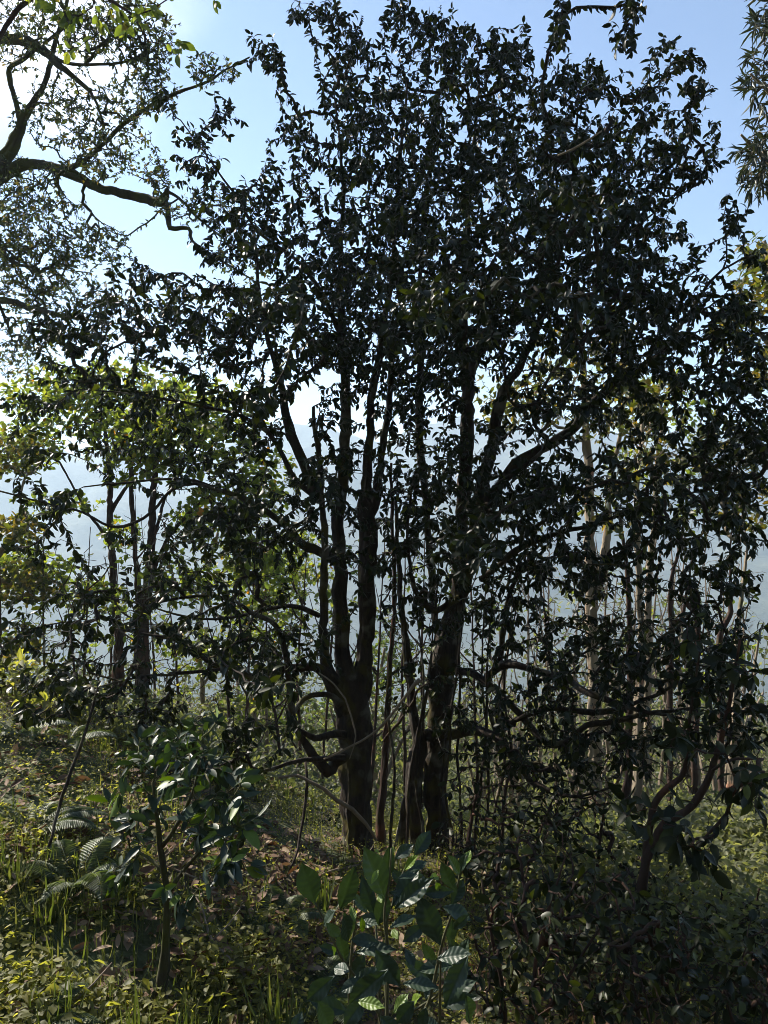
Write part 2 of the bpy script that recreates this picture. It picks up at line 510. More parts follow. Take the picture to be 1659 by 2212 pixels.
def emit(T, name, label, cat, leaf, wood, seed, group=None, site={}, sides=10, rough=.35):
    base = T.limbs[0][1][0, :3].copy(); base[2] = float(H(base[0], base[1])) if abs(H(base[0], base[1]) - base[2]) < 1.5 else base[2]
    root = thing(name, label, cat, base, group)
    S = T.leaf_sites(**site) if leaf else {}
    byl = {}
    for ch in T.chains:
        byl.setdefault(int(T.limb[ch[-1]]), []).append(ch)
    parts = []
    for k, (pn, rows) in enumerate(T.limbs):
        acc = Acc()
        big = rows[:, 3].max()
        sd = 22 if big > .05 else (12 if big > .02 else 8)
        tube(acc, rows[:, :3], rows[:, 3], sd, rough * (1 if big > .02 else .6), .5, seed * 3.7 + k * 5.1)
        for ch in byl.get(k, []):
            r = T.rad[ch].copy(); r[0] = min(r[0], r[1] * 1.3)
            tube(acc, T.pos[ch], r, 7 if r[0] > .012 else (5 if r[0] > .004 else 4), .25 if r[0] > .008 else 0, T.rng.uniform())
        po = acc.build(pn, wood, root, base)
        parts.append(po)
        if k in S:
            o, D, N = S[k]
            n = len(o); rg = T.rng
            fa = Acc()
            L = leaf['len'] * np.clip(rg.normal(1, leaf.get('var', .22), n), .45, 1.6)
            leaves(fa, leaf['tmpl'], o, D, N, L, L * leaf['wid'] * rg.uniform(.8, 1.2, n), rg.uniform(-.05, 1, n) * leaf.get('curl', .35), rg.uniform(0, 1, n))
            fa.build('foliage', leaf['mat'], po, base)
    return root


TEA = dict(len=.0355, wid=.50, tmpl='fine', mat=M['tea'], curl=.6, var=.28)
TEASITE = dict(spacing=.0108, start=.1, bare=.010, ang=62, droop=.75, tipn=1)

# ---- the left old tea tree
pL = [
    ('trunk', [(780, 1880, 69.7), (772, 1800, 61.4), (768, 1700, 54.8), (766, 1600, 58.1), (758, 1530, 64.7), (752, 1480, 49.8), (745, 1440, 29.9), (741, 1330, 26.6), (735, 1206, 25.7), (735, 1090, 22.4), (742, 980, 20.8), (745, 860, 19.1), (742, 740, 14.9), (735, 600, 10.8), (740, 400, 6.6), (722, 200, 3.3)], (4.5, 4.6)),
    ('limb', [(748, 1540, 36.5), (722, 1480, 29.9), (702, 1430, 21.6), (696, 1300, 17.4), (700, 1180, 16.6), (694, 1080, 13.3), (686, 980, 10.8), (675, 880, 6.6)], (4.5, 4.35)),
    ('limb', [(764, 1560, 49.8), (778, 1480, 38.2), (786, 1400, 33.2), (792, 1250, 34.9), (796, 1150, 34.9), (790, 1060, 24.9), (797, 960, 19.9), (803, 870, 18.3), (822, 740, 13.3), (850, 560, 9.1), (862, 380, 6.6), (880, 170, 3.3)], (4.52, 4.75)),
    ('limb', [(792, 1130, 24.9), (812, 1060, 18.3), (826, 960, 14.1), (840, 860, 13.3), (852, 720, 10)], (4.6, 4.9)),
    ('limb', [(735, 1215, 21.6), (708, 1200, 18.3), (680, 1186, 18.3), (652, 1178, 16.6), (610, 1130, 13.3), (540, 1085, 11.6), (480, 1060, 9.1), (400, 1035, 6.6), (300, 1040, 5), (180, 1050, 3.3)], (4.5, 4.3)),
    ('limb', [(694, 1085, 18.3), (668, 1035, 21.6), (648, 985, 21.6), (628, 940, 21.6), (616, 880, 18.3), (606, 830, 14.9), (585, 760, 10.8), (560, 640, 7.5), (548, 500, 5)], (4.45, 4.5)),
    ('limb', [(690, 1080, 13.3), (640, 1040, 12.4), (620, 1000, 10.8), (592, 950, 10), (562, 922, 9.1), (500, 893, 7.5), (400, 870, 5.8), (280, 850, 4.1), (170, 840, 2.5)], (4.45, 4.3)),
    ('limb', [(744, 1628, 24.9), (722, 1655, 24.9), (705, 1672, 21.6), (690, 1648, 18.3), (655, 1600, 14.9), (630, 1545, 14.9), (622, 1450, 14.1), (606, 1375, 12.4), (585, 1342, 10.8), (540, 1322, 10), (490, 1292, 7.5), (400, 1290, 5.8), (300, 1310, 4.1)], (4.45, 3.9)),
    ('limb', [(740, 1590, 19.9), (712, 1588, 18.3), (680, 1596, 13.3), (648, 1580, 8.3)], (4.45, 4.2)),
    ('limb', [(735, 1520, 19.9), (718, 1502, 12.4), (690, 1498, 10.8), (655, 1510, 9.1), (632, 1540, 8.3), (622, 1570, 5.8)], (4.42, 4.3)),
    ('limb', [(725, 1475, 21.6), (690, 1445, 19.9), (640, 1440, 16.6), (590, 1446, 14.9), (545, 1462, 16.6), (505, 1440, 12.4), (460, 1436, 10.8), (425, 1405, 9.1), (390, 1385, 8.3), (345, 1374, 5.8), (250, 1360, 3.3)], (4.45, 3.9)),
    ('limb', [(505, 1440, 8.3), (450, 1446, 7.5), (380, 1456, 6.6), (300, 1462, 5), (200, 1490, 3.3), (90, 1540, 2.5)], (4.1, 3.4)),
    ('limb', [(742, 1640, 13.3), (700, 1640, 10), (660, 1640, 10), (600, 1655, 8.3), (545, 1674, 6.6), (480, 1722, 4.1)], (4.4, 3.9)),
    ('limb', [(690, 1330, 10), (640, 1310, 9.1), (590, 1312, 8.3), (520, 1330, 6.6), (420, 1335, 5), (280, 1300, 3.3), (160, 1280, 2.5)], (4.4, 3.9)),
    ('limb', [(480, 1062, 7.5), (420, 1045, 7.5), (370, 1060, 6.6), (330, 1105, 6.6), (290, 1130, 6.6), (240, 1140, 5.8), (180, 1108, 5), (110, 1090, 4.1), (0, 1060, 3.3)], (4.2, 3.9)),
    ('limb', [(742, 740, 11.6), (700, 640, 10), (640, 560, 7.5), (560, 500, 6.6), (520, 440, 5), (450, 340, 3.3), (390, 260, 2.5)], (4.6, 4.6)),
]
bL = [
    (690, 15, 50, 40, 4.7, .2, 8), (650, 25, 30, 40, 4.7, .2, 5), (565, 110, 50, 60, 4.7, .2, 8), (740, 60, 50, 50, 4.7, .2, 9), (480, 250, 60, 60, 4.6, .3, 8), (340, 215, 30, 40, 4.6, .2, 4),
    (640, 1130, 90, 110, 4.2, .5, 16), (520, 1130, 120, 70, 4.1, .5, 24), (430, 1180, 130, 60, 4.0, .6, 8), (300, 1250, 220, 60, 3.9, .6, 10), (120, 1340, 160, 70, 3.8, .6, 9), (120, 1180, 130, 50, 4.0, .5, 6), (60, 880, 80, 60, 4.2, .4, 6), (300, 920, 160, 60, 4.3, .6, 10), (440, 1400, 160, 60, 3.9, .5, 7), (330, 1560, 140, 50, 3.7, .4, 5), (620, 1400, 60, 70, 4.2, .3, 8), (760, 1000, 90, 120, 4.5, .5, 26), (800, 800, 90, 90, 4.6, .6, 34), (700, 760, 110, 60, 4.5, .5, 30), (790, 1200, 60, 120, 4.3, .4, 14),
    (500, 480, 110, 120, 4.6, .4, 34), (420, 330, 60, 90, 4.6, .3, 13), (590, 520, 120, 150, 4.6, .6, 62), (640, 330, 70, 130, 4.7, .5, 30),
    (380, 680, 240, 95, 4.4, .8, 120), (600, 720, 170, 110, 4.4, .8, 80), (150, 715, 120, 60, 4.3, .5, 32), (290, 590, 60, 40, 4.4, .3, 10),
    (400, 830, 250, 90, 4.4, .8, 41), (190, 800, 120, 60, 4.3, .5, 14), (120, 960, 110, 90, 4.2, .6, 7), (420, 1000, 230, 90, 4.2, .7, 25), (560, 900, 80, 80, 4.4, .5, 24), (80, 1070, 120, 50, 4.0, .5, 9),
    (330, 1140, 130, 40, 4.0, .5, 6), (250, 1360, 300, 85, 3.9, .7, 30), (90, 1480, 120, 90, 3.5, .6, 19), (450, 1260, 200, 90, 4, .7, 19), (250, 1480, 180, 80, 3.7, .6, 16),
    (540, 1420, 110, 90, 4, .5, 24), (560, 1580, 90, 60, 3.9, .4, 12), (480, 1650, 100, 50, 3.8, .4, 8), (690, 1060, 80, 90, 4.0, .5, 18), (560, 1160, 100, 60, 4.1, .5, 16),
    (720, 620, 90, 160, 4.6, .6, 60), (720, 880, 60, 60, 4.3, .4, 10), (760, 160, 70, 140, 4.7, .4, 30), (700, 60, 40, 60, 4.7, .2, 9), (600, 160, 40, 70, 4.7, .2, 7), (680, 1400, 70, 90, 4.2, .3, 10),
    (600, 640, 120, 60, 2.9, .3, 10), (560, 860, 50, 40, 2.8, .2, 4), (600, 1480, 60, 60, 2.7, .2, 4),
]
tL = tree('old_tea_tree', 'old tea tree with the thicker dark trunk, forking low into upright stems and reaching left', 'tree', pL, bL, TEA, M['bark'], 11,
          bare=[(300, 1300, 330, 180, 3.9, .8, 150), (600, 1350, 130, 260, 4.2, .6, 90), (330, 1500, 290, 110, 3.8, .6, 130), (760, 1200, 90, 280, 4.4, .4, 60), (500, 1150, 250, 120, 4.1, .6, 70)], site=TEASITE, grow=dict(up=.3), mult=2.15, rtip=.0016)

# ---- the right old tea tree (a clump from one base)
pR = [
    ('trunk', [(945, 1845, 52), (947, 1780, 46), (942, 1700, 42), (946, 1600, 46), (952, 1500, 54), (960, 1420, 54), (972, 1350, 46), (990, 1290, 34), (1000, 1200, 29), (998, 1106, 27), (1005, 1000, 26), (1012, 900, 26), (1010, 800, 24), (997, 720, 18), (1005, 560, 13), (1018, 380, 8), (1035, 180, 4)], (4.9, 4.7)),
    ('trunk', [(906, 1838, 38), (900, 1780, 34), (894, 1700, 32), (901, 1640, 34), (905, 1590, 32), (893, 1530, 20), (884, 1440, 18), (878, 1380, 15), (866, 1300, 11), (860, 1180, 8), (856, 1080, 6)], (4.85, 4.7)),
    ('trunk', [(862, 1830, 30), (870, 1780, 22), (884, 1700, 18), (890, 1620, 16)], (4.95, 4.9)),
    ('limb', [(975, 1320, 30), (1000, 1260, 26), (1022, 1160, 27), (1040, 1060, 26), (1058, 990, 25), (1078, 880, 25), (1096, 830, 18), (1135, 770, 14), (1190, 620, 10), (1235, 400, 6), (1250, 200, 3)], (4.8, 4.4)),
    ('limb', [(1022, 1150, 20), (1050, 1090, 22), (1080, 1045, 21), (1112, 1000, 20), (1180, 962, 20), (1245, 917, 19), (1270, 878, 17), (1330, 828, 16), (1372, 796, 16), (1425, 762, 12), (1480, 690, 9), (1540, 600, 6), (1600, 560, 4)], (4.7, 4.3)),
    ('limb', [(940, 1360, 14), (928, 1200, 13), (918, 1050, 14), (908, 940, 14), (906, 850, 14), (912, 760, 12), (905, 640, 9), (920, 420, 6), (950, 200, 3)], (4.85, 4.9)),
    ('limb', [(1012, 860, 18), (1022, 790, 17), (1035, 760, 15), (1080, 728, 10), (1160, 660, 8), (1290, 560, 6), (1400, 470, 4), (1500, 400, 3)], (4.7, 4.3)),
    ('limb', [(965, 1445, 26), (1000, 1450, 17), (1030, 1461, 16), (1070, 1491, 14), (1110, 1531, 14), (1140, 1566, 14), (1175, 1602, 14), (1200, 1610, 14), (1232, 1596, 13), (1265, 1568, 12), (1330, 1556, 11), (1400, 1540, 8), (1500, 1530, 5)], (4.8, 3.9)),
    ('limb', [(1045, 1478, 16), (1066, 1450, 16), (1085, 1436, 18), (1120, 1438, 17), (1170, 1451, 16), (1220, 1466, 15), (1260, 1492, 14), (1320, 1516, 12), (1380, 1534, 8), (1500, 1560, 5), (1640, 1620, 3)], (4.7, 3.6)),
    ('limb', [(1085, 1576, 12), (1110, 1556, 12), (1150, 1540, 13), (1195, 1528, 12), (1245, 1536, 12), (1320, 1536, 11), (1420, 1500, 7), (1540, 1430, 4)], (4.6, 3.8)),
    ('limb', [(925, 1588, 30), (975, 1588, 22), (1010, 1578, 22), (1035, 1582, 20), (1070, 1597, 18), (1100, 1628, 16), (1125, 1652, 14), (1142, 1684, 12), (1180, 1704, 10), (1240, 1720, 6), (1320, 1700, 4)], (4.8, 4.0)),
    ('limb', [(1075, 1600, 9), (1060, 1540, 10), (1080, 1552, 11), (1112, 1566, 11)], (4.6, 4.5)),
    ('limb', [(1075, 1050, 14), (1130, 1010, 12), (1180, 960, 8), (1150, 900, 8), (1200, 800, 7), (1290, 700, 6), (1380, 600, 4)], (4.6, 4.1)),
    ('limb', [(990, 1290, 14), (940, 1320, 13), (915, 1300, 12), (895, 1270, 9), (880, 1160, 7), (890, 1050, 5)], (4.7, 4.4)),
    ('limb', [(1040, 1250, 16), (1100, 1200, 14), (1180, 1160, 11), (1290, 1130, 8), (1400, 1090, 6), (1520, 1060, 4), (1640, 1040, 3)], (4.6, 4.0)),
    ('limb', [(1082, 1436, 13), (1090, 1360, 12), (1098, 1290, 10), (1130, 1230, 8), (1200, 1200, 5)], (4.6, 4.4)),
    ('limb', [(1082, 1500, 12), (1078, 1560, 11), (1074, 1620, 10)], (4.62, 4.62)),
]
_r = random.Random(3)
for _k in range(11):
    _x = 850 + _k * 24 + _r.uniform(-9, 9); _y = _r.uniform(1740, 1820); _t = _y - _r.uniform(420, 720); _dx = _r.uniform(-75, 75)
    pR.append(('shoot', [(_x, _y, 6), (_x + _dx * .15 + _r.uniform(-14, 14), _y + (_t - _y) * .25, 6), (_x + _dx * .4 + _r.uniform(-18, 18), _y + (_t - _y) * .55, 4.5), (_x + _dx, _t, 2)], (4.7 + _r.uniform(-.3, .3), 4.6)))
bR = [
    (865, 20, 50, 40, 4.7, .2, 9), (940, 45, 50, 40, 4.7, .2, 8), (1040, 70, 60, 40, 4.6, .2, 9), (1210, 5, 18, 30, 3.6, .1, 4), (1370, 15, 28, 40, 3.5, .15, 6), (1450, 120, 50, 50, 4.4, .2, 8), (1130, 80, 40, 40, 4.6, .2, 6), (1270, 1520, 260, 100, 4.0, .6, 30), (1060, 1620, 130, 90, 4.3, .5, 14), (1560, 1260, 110, 70, 3.9, .5, 22), (1620, 940, 60, 80, 4.1, .4, 20),
    (1180, 450, 270, 240, 4.7, .9, 175), (1000, 640, 320, 110, 4.5, .9, 90), (1250, 620, 220, 120, 4.6, .8, 45), (860, 430, 120, 200, 4.8, .6, 40), (1420, 600, 110, 130, 4.4, .6, 30), (1540, 330, 30, 90, 4.3, .2, 8), (1500, 160, 25, 60, 4.3, .2, 6),
    (1580, 1000, 100, 90, 4.1, .5, 34), (1600, 840, 80, 80, 4.2, .5, 28), (1560, 660, 90, 60, 4.3, .4, 22), (1640, 560, 40, 40, 4.3, .3, 6), (1420, 760, 120, 90, 4.3, .6, 40), (1060, 1160, 130, 100, 4.4, .7, 34), (1160, 1080, 120, 80, 4.3, .6, 34), (920, 1120, 120, 120, 4.5, .6, 34), (1300, 1230, 200, 70, 4.1, .6, 44), (1100, 1350, 110, 90, 4.4, .5, 22), (1330, 1440, 170, 70, 3.9, .5, 12), (1150, 1500, 120, 80, 4.3, .5, 16), (890, 1330, 70, 130, 4.6, .4, 16), (1000, 1500, 90, 120, 4.5, .4, 16), (1300, 1620, 150, 70, 4.0, .5, 24), (940, 700, 160, 90, 4.6, .7, 46), (870, 880, 90, 80, 4.7, .5, 22), (1010, 950, 110, 90, 4.5, .6, 30),
    (1000, 240, 170, 190, 4.7, .8, 135), (800, 330, 130, 210, 4.8, .7, 105), (1230, 340, 250, 200, 4.6, .9, 190), (1000, 520, 340, 210, 4.4, 1.1, 250), (850, 600, 170, 180, 4.5, .8, 95),
    (1330, 520, 190, 160, 4.4, .9, 115), (1100, 740, 380, 100, 4.3, 1, 150), (1350, 680, 170, 110, 4.3, .8, 75), (1400, 300, 110, 170, 4.5, .5, 52), (1480, 330, 50, 100, 4.4, .3, 14), (1500, 200, 40, 80, 4.4, .2, 7),
    (870, 80, 50, 90, 4.7, .3, 16), (955, 90, 60, 70, 4.7, .3, 16), (1100, 130, 90, 60, 4.6, .4, 28), (1240, 170, 80, 60, 4.5, .4, 22), (1210, 60, 22, 60, 3.6, .15, 7), (1350, 70, 32, 70, 3.5, .2, 9),
    (1530, 880, 170, 180, 4.2, .7, 90), (1600, 700, 90, 90, 4.3, .5, 30), (1590, 470, 50, 60, 4.3, .3, 9), (1300, 1060, 280, 110, 4.2, .9, 105), (1250, 880, 200, 90, 4.3, .8, 60), (1500, 1120, 180, 120, 4.0, .8, 56), (1150, 1230, 180, 130, 4.4, .7, 44),
    (1440, 1400, 240, 110, 3.7, .6, 44), (1250, 1370, 150, 110, 4.2, .6, 14), (1560, 1560, 120, 110, 3.5, .5, 30), (1220, 1640, 170, 80, 4.2, .5, 24), (1040, 1050, 150, 120, 4.4, .7, 38), (880, 1000, 110, 120, 4.6, .6, 40), (920, 820, 120, 90, 4.6, .7, 40), (950, 1200, 110, 110, 4.4, .6, 28),
    (980, 640, 170, 60, 2.9, .3, 14), (930, 690, 60, 30, 2.7, .2, 6), (1260, 430, 120, 60, 3.0, .3, 10), (1000, 1180, 110, 110, 3.0, .3, 12), (1230, 640, 120, 50, 3.0, .3, 8), (980, 1340, 90, 60, 4.3, .4, 10),
]
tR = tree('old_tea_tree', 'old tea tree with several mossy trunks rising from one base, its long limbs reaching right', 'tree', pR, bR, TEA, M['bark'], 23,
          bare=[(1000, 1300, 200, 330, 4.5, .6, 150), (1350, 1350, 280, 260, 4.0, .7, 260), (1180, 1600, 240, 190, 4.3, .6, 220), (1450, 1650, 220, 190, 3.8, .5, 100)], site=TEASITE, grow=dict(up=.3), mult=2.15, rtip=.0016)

# ---- slim stem between the two old trees
tree('slim_tea_tree', 'slim single-stemmed tea tree standing between the two old tea trees', 'tree',
     [('trunk', [(822, 1812, 24), (826, 1740, 16), (832, 1620, 13), (838, 1520, 12), (843, 1440, 12), (850, 1340, 10), (852, 1240, 8), (846, 1120, 7), (843, 1000, 5)], (5.0, 4.9)),
      ('limb', [(829, 1600, 7), (860, 1560, 6), (890, 1520, 5), (905, 1490, 6), (935, 1474, 3)], (4.95, 4.4))],
     [(850, 1180, 70, 90, 4.9, .4, 16), (860, 1500, 50, 50, 4.7, .3, 5)], TEA, M['bark_red'], 31, site=TEASITE)

# ---- leaning tea tree at the right
BIGTEA = dict(len=.06, wid=.46, tmpl='fine', mat=M['tea'], curl=.35, var=.25)
tree('leaning_tea_tree', 'reddish tea tree whose two bent limbs lean right beside the pale straight trunk', 'tree',
     [('trunk', [(1392, 1910, 22.4), (1396, 1860, 18.4), (1420, 1800, 16), (1445, 1774, 16), (1482, 1757, 15.2), (1510, 1722, 14.4), (1536, 1672, 13.6), (1556, 1600, 11.2), (1580, 1500, 8), (1600, 1380, 4.8)], (3.5, 3.3)),
      ('limb', [(1396, 1856, 15.2), (1403, 1800, 14.4), (1413, 1735, 13.6), (1440, 1703, 13.6), (1470, 1680, 12), (1486, 1650, 12), (1490, 1570, 8), (1500, 1470, 5.6), (1520, 1350, 3.2)], (3.5, 3.4)),
      ('limb', [(1540, 1665, 8), (1590, 1640, 6.4), (1650, 1640, 4.8)], (3.3, 3.1))],
     [(1590, 1450, 100, 150, 3.2, .4, 12), (1500, 1420, 110, 110, 3.3, .4, 10), (1600, 1720, 60, 120, 2.9, .3, 10), (1520, 1860, 60, 80, 2.9, .3, 6), (1450, 1620, 70, 70, 2.8, .3, 8), (1450, 1790, 90, 70, 2.9, .3, 9), (1380, 1740, 60, 60, 2.9, .3, 6)],
     BIGTEA, M['bark_red'], 37, site=dict(spacing=.028, start=.25, bare=.010, ang=55, droop=.6, tipn=2), mult=1.2)

# ---- mossy tree at upper left, its trunk beyond the left edge
pM = [
    ('trunk', [(-260, 1560, 90.2, 7.4), (-240, 1200, 73.8, 7.4), (-190, 900, 57.4, 7.3), (-130, 650, 42.6, 7.2), (-40, 420, 31.2, 7.0), (16, 335, 23, 6.9), (45, 270, 15.6, 6.8), (75, 215, 12.3, 6.7), (96, 180, 9.8, 6.7), (130, 60, 7.4, 6.6), (160, -60, 4.1, 6.6)], (7.4, 6.8)),
    ('limb', [(-20, 400, 27.9, 7.0), (40, 358, 21.3, 6.9), (90, 355, 17.2, 6.8), (150, 375, 18, 6.7), (200, 400, 17.2, 6.6), (260, 415, 16.4, 6.5), (325, 430, 16.4, 6.4), (352, 436, 18, 6.3), (358, 420, 14.8, 6.3), (362, 408, 8.2, 6.3)], (7, 6.3)),
    ('limb', [(352, 434, 12.3, 6.3), (362, 455, 10.7, 6.3), (368, 490, 10.7, 6.2), (408, 493, 9, 6.2), (413, 520, 6.6, 6.1), (460, 552, 4.1, 6), (540, 600, 2.5, 5.9)], (6.3, 6)),
    ('limb', [(358, 410, 7.4, 6.3), (400, 440, 5.7, 6.2), (450, 490, 4.9, 6.1), (520, 540, 3.3, 6), (600, 560, 2.5, 5.9)], (6.3, 6)),
    ('limb', [(48, 275, 11.5, 6.8), (30, 210, 10.7, 6.8), (20, 150, 9.8, 6.8), (55, 125, 8.2, 6.7), (100, 90, 6.6, 6.6), (150, 50, 4.1, 6.5)], (6.8, 6.5)),
    ('limb', [(150, 368, 9.8, 6.7), (190, 340, 9, 6.6), (230, 305, 8.2, 6.5), (270, 265, 8.2, 6.4), (330, 225, 7.4, 6.3), (390, 198, 6.6, 6.2), (440, 180, 5.7, 6.1), (490, 150, 4.1, 6), (540, 125, 3.3, 5.9)], (6.7, 5.9)),
    ('limb', [(-300, 60, 32.8, 7.0), (-100, 80, 26.2, 6.8), (0, 86, 22.1, 6.6), (50, 88, 21.3, 6.5), (95, 112, 18, 6.4), (140, 150, 13.1, 6.3), (180, 185, 9, 6.3), (205, 215, 5.7, 6.2), (225, 270, 3.3, 6.2)], (7, 6.2)),
    ('limb', [(90, 105, 9.8, 6.4), (140, 135, 8.2, 6.3), (190, 140, 6.6, 6.2), (260, 135, 4.9, 6.1), (330, 110, 3.3, 6)], (6.4, 6)),
    ('limb', [(-150, 700, 27.9, 7.2), (-60, 660, 18, 6.8), (0, 648, 13.9, 6.5), (50, 660, 12.3, 6.4), (110, 678, 9.8, 6.2), (180, 690, 5.7, 6.0), (260, 700, 3.3, 5.9)], (7.2, 5.9)),
    ('limb', [(-180, 60, 49.2, 7.3), (-100, 200, 32.8, 7.2), (-60, 320, 24.6, 7.1)], (7.3, 7.1)),
    ('limb', [(10, 340, 18, 6.9), (-20, 480, 14.8, 6.9), (20, 560, 9.8, 6.8), (80, 580, 5.7, 6.7)], (6.9, 6.7)),
]
bM = [
    (250, 60, 150, 80, 6.2, .6, 80), (60, 60, 120, 100, 6.5, .8, 50), (330, 130, 60, 60, 6, .4, 20), (300, 210, 90, 60, 6.2, .5, 30), (150, 240, 130, 90, 6.4, .6, 44), (460, 150, 60, 40, 6, .3, 14), (240, 310, 110, 50, 6.4, .5, 22), (200, 360, 120, 30, 6.5, .5, 24),
    (60, 520, 180, 120, 6.8, .8, 150), (40, 400, 110, 70, 6.8, .6, 40), (200, 530, 100, 60, 6.5, .5, 26), (100, 640, 150, 70, 6.6, .7, 64), (340, 390, 30, 50, 6.3, .2, 12), (440, 450, 110, 60, 6.1, .4, 20), (520, 560, 90, 60, 6, .4, 16), (30, 760, 100, 70, 6.6, .6, 30),
    (-250, 120, 250, 200, 7.4, 1.2, 60), (0, -250, 400, 200, 7, 1.5, 150), (400, -300, 250, 180, 6.5, 1.2, 70),
]
tree('mossy_branched_tree', 'tall tree leaning in from the upper left on mossy bare-barked limbs with tiny leaves', 'tree', pM, bM,
     dict(len=.03, wid=.5, tmpl='mid', mat=M['mossleaf'], curl=.3, var=.3), M['bark_moss'], 41,
     site=dict(spacing=.024, start=.12, bare=.008, ang=60, droop=.2, tipn=3), grow=dict(up=.15, wander=.12), trunk_nodes_bare=.3, rtip=.002, mult=4.0, tips=np.random.default_rng(9).normal(0, 1, (900, 3)) * np.array((2.8, 2.2, .8)) + np.array((.3, -1.5, 7.2)))  # tips: unseen crown added above and behind the camera to block sky light

# ---- broad light leaves at the top left edge
tree('broad_leaved_sapling', 'thin sapling with broad light green leaves in front of the mossy limbs', 'tree',
     [('trunk', [(-200, 1500, 24, 5.0), (-150, 900, 20, 5.0), (-60, 300, 14, 5.0), (10, 60, 9, 5.0), (90, -20, 6, 5.0)], (5, 5)),
      ('limb', [(40, 0, 7, 5.0), (150, -30, 6, 4.9), (270, 20, 5, 4.8), (320, 90, 3, 4.8)], (5, 4.8))],
     [(110, 10, 110, 60, 4.9, .3, 12), (270, 50, 80, 60, 4.8, .3, 14), (150, 80, 40, 40, 4.8, .2, 5), (390, 100, 30, 40, 4.8, .2, 3), (440, -20, 60, 30, 4.7, .2, 6)],
     dict(len=.062, wid=.55, tmpl='fine', mat=M['sunleaf'], curl=.4, var=.25), M['bark_red'], 43, site=dict(spacing=.05, start=.3, bare=.01, ang=60, droop=.7, tipn=3))

# ---- narrow-leaved tree at the right edge
tree('narrow_leaved_tree', 'tree with long narrow drooping leaves at the upper right edge', 'tree',
     [('trunk', [(1900, 1700, 60, 6.2), (1850, 1200, 50, 6.2), (1800, 800, 42, 6.2), (1740, 450, 28, 6.1), (1700, 250, 18, 6.0), (1680, 80, 10, 6.0), (1670, -60, 6, 6)], (6, 6)),
      ('limb', [(1745, 470, 16, 6.1), (1690, 380, 12, 6.0), (1640, 330, 8, 5.9), (1600, 290, 4, 5.8)], (6, 6)),
      ('limb', [(1705, 280, 10, 6), (1660, 200, 7, 5.9), (1620, 160, 4, 5.8)], (6, 6))],
     [(1640, 340, 55, 90, 5.9, .4, 40), (1640, 160, 40, 70, 5.9, .3, 14), (1655, 40, 35, 60, 5.9, .3, 14), (1760, 200, 90, 250, 6.1, .6, 60)],
     dict(len=.092, wid=.18, tmpl='mid', mat=M['narrowleaf'], curl=.5, var=.25), M['bark_pale'], 47, site=dict(spacing=.025, start=.35, bare=.01, ang=50, droop=.7, tipn=5), trunk_nodes_bare=.55, mult=1.9)

# ---- yellowing tree at the right edge
tree('yellowing_tree', 'tree with small yellowing leaves at the right edge below the narrow-leaved one', 'tree',
     [('trunk', [(1790, 1700, 40, 7.5), (1760, 1300, 34, 7.5), (1730, 1000, 28, 7.5), (1700, 800, 20, 7.4), (1670, 650, 12, 7.3), (1650, 520, 6, 7.2)], (7, 7)),
      ('limb', [(1700, 800, 14, 7.4), (1640, 720, 9, 7.3), (1580, 680, 5, 7.2)], (7, 7))],
     [(1640, 600, 60, 100, 7.3, .5, 55), (1580, 700, 60, 60, 7.2, .4, 26), (1650, 780, 60, 70, 7.3, .4, 26)],
     dict(len=.07, wid=.5, tmpl='mid', mat=M['yellowleaf'], curl=.3, var=.25), M['bark_pale'], 53, site=dict(spacing=.03, start=.2, bare=.01, ang=60, droop=.4, tipn=3), trunk_nodes_bare=.4, mult=2.0)

# ---- sunlit trees behind at the left
SUN = dict(len=.06, wid=.6, tmpl='round', mat=M['sunleaf'], curl=.3, var=.25)
SUNS = dict(spacing=.034, start=.15, bare=.009, ang=65, droop=.3, tipn=3)
tree('sunlit_tree', 'yellow-green sunlit tree on a single grey trunk beyond the bank at left', 'tree',
     [('trunk', [(244, 1640, 24), (248, 1570, 20), (254, 1480, 20), (256, 1380, 18), (248, 1290, 16), (240, 1190, 14), (238, 1110, 12), (230, 950, 9), (200, 820, 5)], (9.0, 9.0)),
      ('limb', [(240, 1190, 8), (215, 1140, 7), (185, 1100, 6), (130, 1000, 4)], (9, 9)),
      ('limb', [(238, 1110, 8), (290, 1020, 6), (340, 920, 4)], (9, 9)),
      ('limb', [(250, 1300, 7), (180, 1230, 6), (100, 1220, 5), (30, 1200, 3)], (9, 8.6))],
     [(130, 860, 140, 80, 9, .8, 70), (260, 850, 140, 80, 9, .9, 70), (60, 960, 90, 60, 9, .6, 30), (60, 1230, 110, 50, 8.7, .6, 45), (200, 1290, 90, 40, 8.8, .6, 22), (120, 1090, 100, 30, 9, .6, 12), (260, 1150, 60, 40, 9, .4, 8)],
     SUN, M['bark_red'], 61, group='sunlit trees beyond the bank', site=SUNS, mult=4.4, trunk_nodes_bare=.4)
